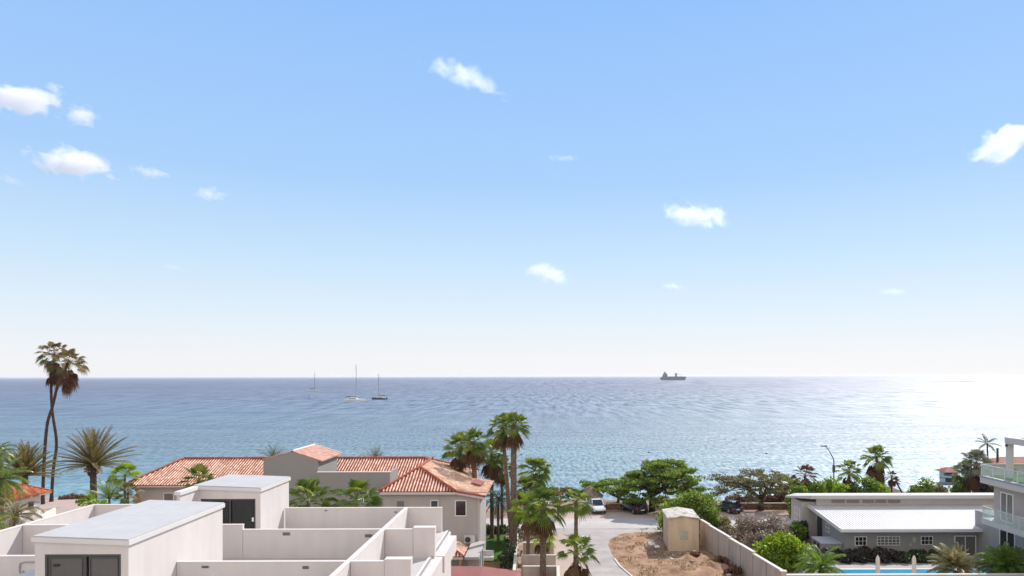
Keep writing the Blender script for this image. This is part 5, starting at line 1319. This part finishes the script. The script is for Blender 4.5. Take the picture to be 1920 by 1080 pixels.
for i, (px, pt, w, lf, lab) in enumerate(sp_):
    shrub(lab, px, pt, 0, 86+(i % 3)*1.7, w, lf, 130+i, n=34, per=60, size=.2, name='seafront_shrub', group='shrubs along the seafront')

# ------------------------------------------------------------------ street lamp
ly = 91; lp0 = Vector((X(1563, ly), ly, 0))
sl_ = thing('street_lamp', 'curved black street lamp rising out of the seafront shrubs', 'street lamp', lp0)
z1 = Z(1563, 862, ly); top = pd(1545, 836, ly)
pts = [lp0, Vector((lp0.x, ly, z1*.5)), Vector((lp0.x, ly, z1)), pd(1558, 851, ly), pd(1552, 841, ly), pd(1547, 836.5, ly)]
MB().tube(pts, [.11, .09, .075, .06, .05, .045], 8).build('pole', m_darkframe, sl_, smooth=True)
a_ = pd(1549, 836, ly); b = MB(); b.hexa([(a_.x-.75, ly-.13, a_.z-.1), (a_.x+.05, ly-.1, a_.z-.1), (a_.x+.05, ly+.1, a_.z-.1), (a_.x-.75, ly+.13, a_.z-.1)], [(a_.x-.7, ly-.1, a_.z), (a_.x+.05, ly-.07, a_.z+.06), (a_.x+.05, ly+.07, a_.z+.06), (a_.x-.7, ly+.1, a_.z)])
b.build('lamp_head', m_darkframe, sl_)
b = MB(); b.box(lp0.x-.14, lp0.x+.14, ly-.14, ly+.14, Z(1563, 885, ly), Z(1563, 872, ly)); b.build('junction_box', m_darkframe, sl_)

# ------------------------------------------------------------------ cars
def car(name, label, px, y, yaw, paint, L_=4.5, Wd=1.8, H=1.65, kind='suv', z=0.0):
    """car modelled along +X (front), rear at -X"""
    o = thing(name, label, 'car' if kind != 'van' else 'van', (X(px, y), y, z+.01), yaw)
    h = L_/2; wz = .34
    def loft(secs, nm, m_, par=None):
        b = MB(); n0 = len(secs[0])
        for s in secs: b.v += s
        for i in range(len(secs)-1):
            for k in range(n0):
                k2 = (k+1) % n0; b.f.append((i*n0+k, i*n0+k2, (i+1)*n0+k2, (i+1)*n0+k))
        b.f.append(tuple(range(n0))[::-1]); b.f.append(tuple((len(secs)-1)*n0+k for k in range(n0)))
        return b.build(nm, m_, par or o, world=False, smooth=False, bevel=.05, fix=True)
    belt = H*.58
    # lower body: cross sections along x
    def sec(x, w, z0, z1, tuck=.88):
        return [(x, -w*.94, z0), (x, -w, z0+(z1-z0)*.45), (x, -w*tuck, z1), (x, w*tuck, z1), (x, w, z0+(z1-z0)*.45), (x, w*.94, z0)]
    w = Wd/2
    if kind == 'van':
        ss = [sec(-h, w*.92, .34, belt*.98), sec(-h+.15, w, .26, belt), sec(0, w, .25, belt), sec(h-1.0, w, .25, belt*.96), sec(h-.3, w*.95, .28, belt*.82), sec(h, w*.85, .34, belt*.62)]
        gh = [(-h+.05, .96), (-h+.28, 1.0), (h-1.5, 1.0), (h-.75, 0)]
    elif kind == 'suv':
        ss = [sec(-h, w*.9, .38, belt*.96), sec(-h+.18, w, .3, belt), sec(0, w, .28, belt), sec(h-1.25, w, .28, belt*.97), sec(h-.3, w*.95, .3, belt*.88), sec(h, w*.85, .38, belt*.66)]
        gh = [(-h+.1, 0), (-h+.5, 1.0), (h-2.0, 1.0), (h-1.2, 0)]
    else:
        ss = [sec(-h, w*.9, .34, belt*.92), sec(-h+.18, w, .26, belt), sec(0, w, .25, belt), sec(h-1.1, w, .25, belt*.95), sec(h-.3, w*.95, .28, belt*.82), sec(h, w*.85, .34, belt*.62)]
        gh = [(-h+.12, 0), (-h+.75, 1.0), (h-2.0, .98), (h-1.1, 0)]
    body = loft(ss, 'body', paint)
    def gs(x, t, ww, zt): 
        zt_ = belt+(H-belt)*t; q = ww*(.88-.14*t)
        return [(x, -ww*.88, belt-.02), (x, -q, zt_), (x, q, zt_), (x, ww*.88, belt-.02)]
    b = MB()
    # cabin as a profile prism with sloping sides
    prof_ = [(x, belt+(H-.06-belt)*t) for x, t in gh]
    base0, base1 = gh[0][0], gh[-1][0]
    n = len(prof_)
    L0_ = [(x, -(w*.87 if z <= belt+.01 else w*.74), z) for x, z in [(base0, belt)]+prof_[0 if gh[0][1] > 0 else 1:(-1 if gh[-1][1] == 0 else n)]+[(base1, belt)]]
    R0_ = [(x, -yy, z) for x, yy, z in L0_]
    k = len(L0_); b.v += L0_+R0_
    b.f.append(tuple(range(k))); b.f.append(tuple(reversed(range(k, 2*k))))
    for i in range(k): j = (i+1) % k; b.f.append((i, i+k, j+k, j))
    b.build('windows', m_dglass, o, world=False, fix=True)
    tops_ = [q for q in L0_ if q[2] > belt+.2]
    b = MB(); xa_, xb_ = tops_[0][0], tops_[-1][0]
    b.hexa([(xa_-.06, -w*.76, H-.065), (xb_+.05, -w*.76, H-.065), (xb_+.05, w*.76, H-.065), (xa_-.06, w*.76, H-.065)], [(xa_+.05, -w*.68, H), (xb_-.08, -w*.68, H), (xb_-.08, w*.68, H), (xa_+.05, w*.68, H)])
    for sx in (-1, 1):          # pillars
        for q in (L0_[0], L0_[-1]):
            nearest = tops_[0] if q is L0_[0] else tops_[-1]
            b.tube([(q[0], sx*w*.875, belt), (nearest[0], sx*w*.745, H-.05)], .045, 6)
        xm = (xa_+xb_)/2; b.tube([(xm, sx*w*.885, belt), (xm, sx*w*.755, H-.05)], .04, 6)
    b.build('roof', paint, o, world=False)
    for sx in (-1, 1):
        for xx in (-h+.82, h-.85):
            t_ = MB(); t_.tube([(xx, sx*(w-.22), wz), (xx, sx*(w+.015), wz)], wz, 20); tw_ = t_.build('wheel', m_tyre, o, world=False)
            r_ = MB(); r_.tube([(xx, sx*(w+.016), wz), (xx, sx*(w+.03), wz)], wz*.6, 14); r_.build('rim', m_rim, tw_, world=False)
        b = MB(); b.box(-h-.02, -h+.1, sx*w*.82-.09, sx*w*.82+.09, belt*.66, belt*.92); b.build('tail_light', m_redlamp, o, world=False)
        b = MB(); b.box(h-.12, h+.0, sx*w*.68-.16, sx*w*.68+.16, belt*.5, belt*.62); b.build('headlight', m_rim, o, world=False)
        b = MB(); xm = base1-.2; b.box(xm-.08, xm+.08, sx*(w+.02)-.02+sx*.02, sx*(w+.16), belt, belt+.16); b.build('mirror', paint, o, world=False)
    b = MB(); b.box(-h-.035, -h-.012, -.26, .26, .55, .68); b.build('licence_plate', m_white, o, world=False)
    b = MB(); b.box(-h-.06, -h+.15, -w*.88, w*.88, .3, .46); b.box(h-.1, h+.05, -w*.84, w*.84, .3, .46); b.build('bumper', m_black if kind == 'suv' else paint, o, world=False)
    return o
car('parked_car', 'white parked car facing the road beside the palapa', 1118, 90.8, rad(-80), m_carwhite, 4.2, 1.75, 1.66, 'suv')
car('parked_car', 'black sport utility car parked under the umbrella tree, rear to the road', 1188, 90.6, rad(112), m_carblack, 4.6, 1.85, 1.78, 'suv')
car('parked_car', 'dark blue hatchback parked right of the bush, in front of the stone wall', 1365, 90.6, rad(112), m_carblue, 4.1, 1.72, 1.55, 'hatch')

# ------------------------------------------------------------------ boats
def hull(mb, L_, Wd, z0, z1, cx_=0, cy_=0, n=12, sheer=.15, tr=.75):
    rows = []
    for i in range(n+1):
        t = i/n; x = -L_/2+L_*t; w = Wd/2*(tr+(1-tr)*min(1, t*3))*(1-max(0, (t-.5)/.5)**2.2); zt_ = z1+sheer*(2*t-1)**2*(1 if t > .5 else .3)
        rows.append([(cx_+x, cy_-w, zt_), (cx_+x-.02*L_*t, cy_-w*.75, z0+(zt_-z0)*.3), (cx_+x-.04*L_*t, cy_, z0), (cx_+x-.02*L_*t, cy_+w*.75, z0+(zt_-z0)*.3), (cx_+x, cy_+w, zt_)])
    base = len(mb.v)
    for r in rows: mb.v += r
    for i in range(n):
        for k in range(4): a_ = base+i*5+k; mb.f.append((a_, a_+1, a_+6, a_+5))
        a_ = base+i*5; mb.f.append((a_, a_+5, a_+9, a_+4))
    mb.f.append(tuple(base+k for k in range(5)))
def sailboat(kind, label, px, pyw, L_, mast_px, yaw, hm, bimini, seed):
    w_ = pz(px, pyw, SEA); o = thing('catamaran' if kind == 'cat' else 'sailboat', label, 'sailing boat', w_, yaw)
    y = w_.y; mh = Z(px, mast_px, y)-SEA
    b = MB()
    if kind == 'cat':
        hull(b, L_, L_*.11, -.3, 1.5, 0, -L_*.2, sheer=.2); hull(b, L_, L_*.11, -.3, 1.5, 0, L_*.2, sheer=.2); b.build('hull', hm, o, world=False)
        b = MB(); b.box(-L_*.42, L_*.22, -L_*.2, L_*.2, 1.0, 1.5); b.build('deck', m_white, o, world=False)
        b = MB(); b.hexa([(-L_*.3, -L_*.17, 1.5), (L_*.15, -L_*.15, 1.5), (L_*.15, L_*.15, 1.5), (-L_*.3, L_*.17, 1.5)], [(-L_*.28, -L_*.14, 2.7), (L_*.04, -L_*.11, 2.5), (L_*.04, L_*.11, 2.5), (-L_*.28, L_*.14, 2.7)]); cb_ = b.build('cabin', m_white, o, world=False)
        b = MB(); b.box(-L_*.27, L_*.06, -L_*.165, L_*.165, 1.85, 2.25); b.build('cabin_window', m_dglass, cb_, world=False)
        b = MB(); b.box(-L_*.46, -L_*.2, -L_*.16, L_*.16, 3.3, 3.42)
        for sx in (-L_*.44, -L_*.22):
            for sy in (-L_*.15, L_*.15): b.tube([(sx, sy, 1.5), (sx, sy, 3.3)], .05, 5)
        b.build('bimini', bimini, o, world=False)
    else:
        hull(b, L_, L_*.27, -.3, 1.25, sheer=.35); b.build('hull', hm, o, world=False)
        b = MB(); b.hexa([(-L_*.15, -L_*.08, 1.2), (L_*.2, -L_*.05, 1.2), (L_*.2, L_*.05, 1.2), (-L_*.15, L_*.08, 1.2)], [(-L_*.14, -L_*.07, 1.75), (L_*.14, -L_*.04, 1.65), (L_*.14, L_*.04, 1.65), (-L_*.14, L_*.07, 1.75)]); cb_ = b.build('cabin', m_white, o, world=False)
        b = MB(); b.box(-L_*.12, L_*.1, -L_*.078, L_*.078, 1.42, 1.6); b.build('cabin_window', m_dglass, cb_, world=False)
        b = MB(); b.box(-L_*.4, -L_*.14, -L_*.1, L_*.1, 3.0, 3.12)
        for sx in (-L_*.38, -L_*.16):
            for sy in (-L_*.09, L_*.09): b.tube([(sx, sy, 1.2), (sx, sy, 3.0)], .04, 5)
        b.build('bimini', bimini, o, world=False)
    mx_ = L_*.06
    MB().tube([(mx_, 0, 1.4), (mx_, 0, mh)], [.26, .2], 8).build('mast', m_boatnavy if kind != 'cat' else m_grey, o, world=False)
    MB().tube([(mx_, 0, 3.3), (-L_*.38, 0, 3.6)], [.22, .3], 8).build('boom', m_boatnavy, o, world=False)
    b = MB()
    for q in ((L_*.48, 0, 1.5), (-L_*.48, 0, 1.4), (mx_-.2, L_*.18, 1.4), (mx_-.2, -L_*.18, 1.4)): b.tube([(mx_, 0, mh*.97), q], .03, 4)
    b.build('rigging', m_grey, o, world=False)
    return o
sailboat('cat', 'large catamaran with the tallest mast and a cream side, middle of the three anchored boats', 665.5, 751.5, 17, 683, rad(8), m_white, m_boatnavy, 1)
sailboat('cat', 'dark hulled catamaran just right of the tall masted catamaran', 711.5, 749, 12.5, 701, rad(172), m_boatnavy, m_boatnavy, 2)
sailboat('mono', 'farthest white sailing yacht with dark canopy, left of the catamarans', 589, 733, 14.5, 698, rad(-10), m_white, m_boatnavy, 3)
w_ = pz(1261, 712.8, SEA)
ship = thing('cargo_ship', 'grey cargo ship on the horizon with superstructure at its left end', 'ship', w_)
k_ = PX(1, w_.y)
def zs_(n): return n*k_
b = MB(); Hs = zs_(5.4)
b.hexa([(zs_(-20), -9, -1), (zs_(23), -9, -1), (zs_(23), 9, -1), (zs_(-20), 9, -1)], [(zs_(-23.5), -11, zs_(3.6)), (zs_(24), -11, zs_(3.6)), (zs_(24), 11, zs_(3.6)), (zs_(-23.5), 11, zs_(3.6))])
b.hexa([(zs_(-23.5), -11, zs_(3.6)+.02), (zs_(24), -11, zs_(3.6)+.02), (zs_(24), 11, zs_(3.6)+.02), (zs_(-23.5), 11, zs_(3.6)+.02)], [(zs_(-20), -11, zs_(6)), (zs_(25), -11, zs_(6.6)), (zs_(25), 11, zs_(6.6)), (zs_(-20), 11, zs_(6))])
b.build('hull', m_shiphull, ship, world=False)
b = MB(); b.hexa([(zs_(-19.5), -9, zs_(6)+.02), (zs_(-10), -9, zs_(6)+.02), (zs_(-10), 9, zs_(6)+.02), (zs_(-19.5), 9, zs_(6)+.02)], [(zs_(-17), -9, zs_(12)), (zs_(-10.3), -9, zs_(12)), (zs_(-10.3), 9, zs_(12)), (zs_(-17), 9, zs_(12))])
b.box(zs_(-16.5), zs_(-12), -7, 7, zs_(12)+.02, zs_(13.5)); st = b.build('superstructure', m_shiphull, ship, world=False)
b = MB(); b.box(zs_(-15.5), zs_(-13.6), -3, 3, zs_(13.5)+.02, zs_(16)); b.build('funnel', m_shiphull, st, world=False)
b = MB(); b.box(zs_(5), zs_(8), -4, 4, zs_(6.2), zs_(12.5)); b.tube([(zs_(6.5), 0, zs_(11.5)), (zs_(20), 0, zs_(9.5))], zs_(.22), 6); b.tube([(zs_(6.5), 0, zs_(12)), (zs_(0), 0, zs_(9))], zs_(.15), 6); b.box(zs_(5.5), zs_(7.4), -2, 2, zs_(12.5)+.02, zs_(13.4)); b.build('crane', m_shiphull, ship, world=False)
b = MB()
for k in range(4): b.box(zs_(-8+k*7.2), zs_(-2.2+k*7.2), -8, 8, zs_(6.2), zs_(6.9))
b.build('hatch_cover', m_shiphull, ship, world=False)
def buoy(px, py, r, h, label):
    w_ = pz(px, py, SEA); o = thing('buoy', label, 'buoy', w_, group='buoys on the water')
    MB().lathe([(0, -.3), (r*.8, -.2), (r, .1), (r*.8, r*.7), (r*.3, r), (r*.2, h), (0, h+.02)], n=12).build('float', m_boatnavy, o, world=False, smooth=True)
buoy(580, 747, .8, 4.2, 'dark pillar buoy left below the farthest yacht')
buoy(1217, 849, .28, .3, 'small dark buoy above the umbrella tree')
buoy(1437, 851, .3, .3, 'small dark buoy above the wide thorn tree')
buoy(978, 853, .28, .3, 'small dark buoy beside the tall twin palm trunks')

# stones on the dirt and rubble
rnd = random.Random(77)
def stone(x, y, r, label, m_=None, z=None):
    b = MB(); n = 8
    for i in range(5):
        for k in range(n):
            an = 2*math.pi*k/n; ph = math.pi*i/4; q = r*(1+rnd.uniform(-.22, .22)); b.v.append((q*math.sin(ph)*math.cos(an)*1.2, q*math.sin(ph)*math.sin(an), q*.6*math.cos(ph)+r*.2))
    for i in range(4):
        for k in range(n): b.f.append((i*n+k, i*n+(k+1) % n, (i+1)*n+(k+1) % n, (i+1)*n+k))
    o = b.build('stone', m_ or m_yard, None, smooth=False); o.location = (x, y, z if z is not None else dirt_h(x, y)); tag(o, label, 'stone', 'stones scattered on the dirt lot'); return o
for k in range(40):
    x = rnd.uniform(8, 18); y = rnd.uniform(60.5, 73)
    if x < left_edge(y)+.3 or x > xw(y)-.4: continue
    stone(x, y, rnd.uniform(.06, .2), 'small pale stone lying on the brown dirt around the hut', m_yard if k % 3 else m_fencecap)
pc = [pz(1222, 1022, 0), pz(1233, 1027, 0)]
stone(pc[0].x, pc[0].y, .38, 'largest white rubble lump left of the hut', m_white); stone(pc[1].x, pc[1].y, .3, 'white rubble lump closest to the hut corner', m_white)
gr = MB(); rnd = random.Random(9)
for k in range(5200):
    x = rnd.uniform(5, 18); y = rnd.uniform(60, 80.5)
    if x < left_edge(min(y, ytop))+.2 or x > xw(min(y, 72.6))-.3: continue
    if noise.noise(Vector((x*.5, y*.5, 8))) < .05: continue
    z = dirt_h(x, y)
    for j in range(3):
        an = rnd.uniform(0, 6.28); l = rnd.uniform(.08, .25); gr.face([(x-.015, y, z), (x+.015, y, z), (x+math.cos(an)*l*.5, y+math.sin(an)*l*.5, z+l)])
g_ = gr.build('dry_grass', lf_olive); g_['kind'] = 'stuff'

# ------------------------------------------------------------------ clouds
def cloud_mat():
    m = bpy.data.materials.new('cloud'); m.use_nodes = True; nt = m.node_tree; nt.nodes.remove(nt.nodes['Principled BSDF']); out = nt.nodes['Material Output']
    N = nt.nodes.new; L = nt.links.new
    tc = N('ShaderNodeTexCoord'); oi = N('ShaderNodeObjectInfo')
    def mth(op, a_, b_=None, c_=None):
        n = N('ShaderNodeMath'); n.operation = op
        for i, v in enumerate((a_, b_, c_)):
            if v is None: continue
            if isinstance(v, (int, float)): n.inputs[i].default_value = v
            else: L(v, n.inputs[i])
        return n.outputs[0]
    ln = N('ShaderNodeVectorMath'); ln.operation = 'LENGTH'; L(tc.outputs['Object'], ln.inputs[0])
    off = N('ShaderNodeVectorMath'); off.operation = 'ADD'; mul = N('ShaderNodeVectorMath'); mul.operation = 'MULTIPLY'
    at = N('ShaderNodeAttribute'); at.attribute_type = 'OBJECT'; at.attribute_name = 'cloud_stretch'
    at2 = N('ShaderNodeAttribute'); at2.attribute_type = 'OBJECT'; at2.attribute_name = 'cloud_density'
    L(tc.outputs['Object'], mul.inputs[0]); L(at.outputs['Vector'], mul.inputs[1])
    sc = N('ShaderNodeVectorMath'); sc.operation = 'SCALE'; sc.inputs['Scale'].default_value = 37.0
    cb_ = N('ShaderNodeCombineXYZ'); L(oi.outputs['Random'], cb_.inputs[0]); L(oi.outputs['Random'], cb_.inputs[1]); L(cb_.outputs[0], sc.inputs[0])
    L(mul.outputs[0], off.inputs[0]); L(sc.outputs[0], off.inputs[1])
    n1 = N('ShaderNodeTexNoise'); n1.inputs['Scale'].default_value = 1.3; n1.inputs['Detail'].default_value = 5; n1.inputs['Roughness'].default_value = .62; n1.inputs['Distortion'].default_value = .4; L(off.outputs[0], n1.inputs['Vector'])
    d = mth('SUBTRACT', .62, ln.outputs['Value']); nn = mth('MULTIPLY', mth('SUBTRACT', n1.outputs[0], .5), 1.9); s = mth('ADD', d, nn)
    edge = mth('SUBTRACT', 1.0, ln.outputs['Value']); s = mth('MINIMUM', s, mth('MULTIPLY', edge, 1.6))
    s = mth('MAXIMUM', s, 0.0); s = mth('MULTIPLY', s, at2.outputs['Fac'])
    vs = N('ShaderNodeVolumePrincipled'); vs.inputs['Color'].default_value = (.995, .995, 1, 1); vs.inputs['Anisotropy'].default_value = .45
    L(s, vs.inputs['Density']); L(vs.outputs[0], out.inputs['Volume'])
    m.volume_intensity_method if False else None
    return m
m_cloud = cloud_mat()
bm = bmesh.new(); bmesh.ops.create_icosphere(bm, subdivisions=3, radius=1.0); cme = bpy.data.meshes.new('cloud'); bm.to_mesh(cme); bm.free(); cme.materials.append(m_cloud)
CD = 2600.0
CL = [(45, 190, 180, 74, .12, 0, 'thick white cloud cut by the left edge, highest on the left'), (104, 166, 52, 34, .05, -30, 'small curl of cloud on top of the right end of the thick left cloud'),
      (153, 217, 90, 54, .075, 8, 'small round cloud just under the thick left cloud'), (135, 307, 200, 84, .12, -6, 'large bright puffy cloud, the biggest one at left centre'),
      (281, 323, 90, 34, .03, -8, 'thin short cloud right of the biggest puffy cloud'), (393, 363, 78, 40, .03, -6, 'faint square cloud wisp lowest of the left chain'),
      (868, 141, 200, 62, .016, -22, 'long slanted wispy cloud high in the middle of the sky'), (1298, 400, 175, 66, .045, -10, 'white cloud trailing right above the cargo ship'),
      (1022, 514, 120, 56, .048, -14, 'small white cloud low in the centre'), (1885, 266, 170, 96, .03, 20, 'soft cloud cut by the right edge'),
      (1262, 537, 60, 24, .018, -10, 'very faint small wisp low right of the centre cloud'), (328, 502, 60, 20, .016, -6, 'tiny faint wisp low in the left sky'),
      (1055, 296, 90, 16, .010, 0, 'hairline faint wisp in the middle sky'), (20, 338, 80, 22, .014, -20, 'thin wisp at the left edge beside the biggest puffy cloud'), (1676, 546, 70, 24, .010, 0, 'barely visible wisp low in the right sky')]
for i, (px, py, w, h, den, tilt, lab) in enumerate(CL):
    o = bpy.data.objects.new('cloud', cme); COL.objects.link(o); y = CD+i*40; o.location = pd(px, py, y)
    k = y/FPX/2; o.scale = (w*1.12*k, (w*.35+h*.5)*k, h*k); o.rotation_euler = (0, rad(-tilt), 0)
    o['cloud_stretch'] = (1.0*w/h*.9, 1.0, 1.0); o['cloud_density'] = den*(.72 if den > .04 else 1.3); tag(o, lab, 'cloud', 'scattered clouds')

# ------------------------------------------------------------------ sea air
m_h = bpy.data.materials.new('haze'); m_h.use_nodes = True; nt = m_h.node_tree; nt.nodes.remove(nt.nodes['Principled BSDF'])
v = nt.nodes.new('ShaderNodeVolumePrincipled'); v.inputs['Color'].default_value = (0.97, 0.98, 1.0, 1); v.inputs['Density'].default_value = 4.5e-5; v.inputs['Anisotropy'].default_value = 0.2
nt.links.new(v.outputs[0], nt.nodes['Material Output'].inputs['Volume'])
hz = MB().box(-12000, 12000, -400, 30000, -6, 34).build('haze', m_h); hz['kind'] = 'stuff'
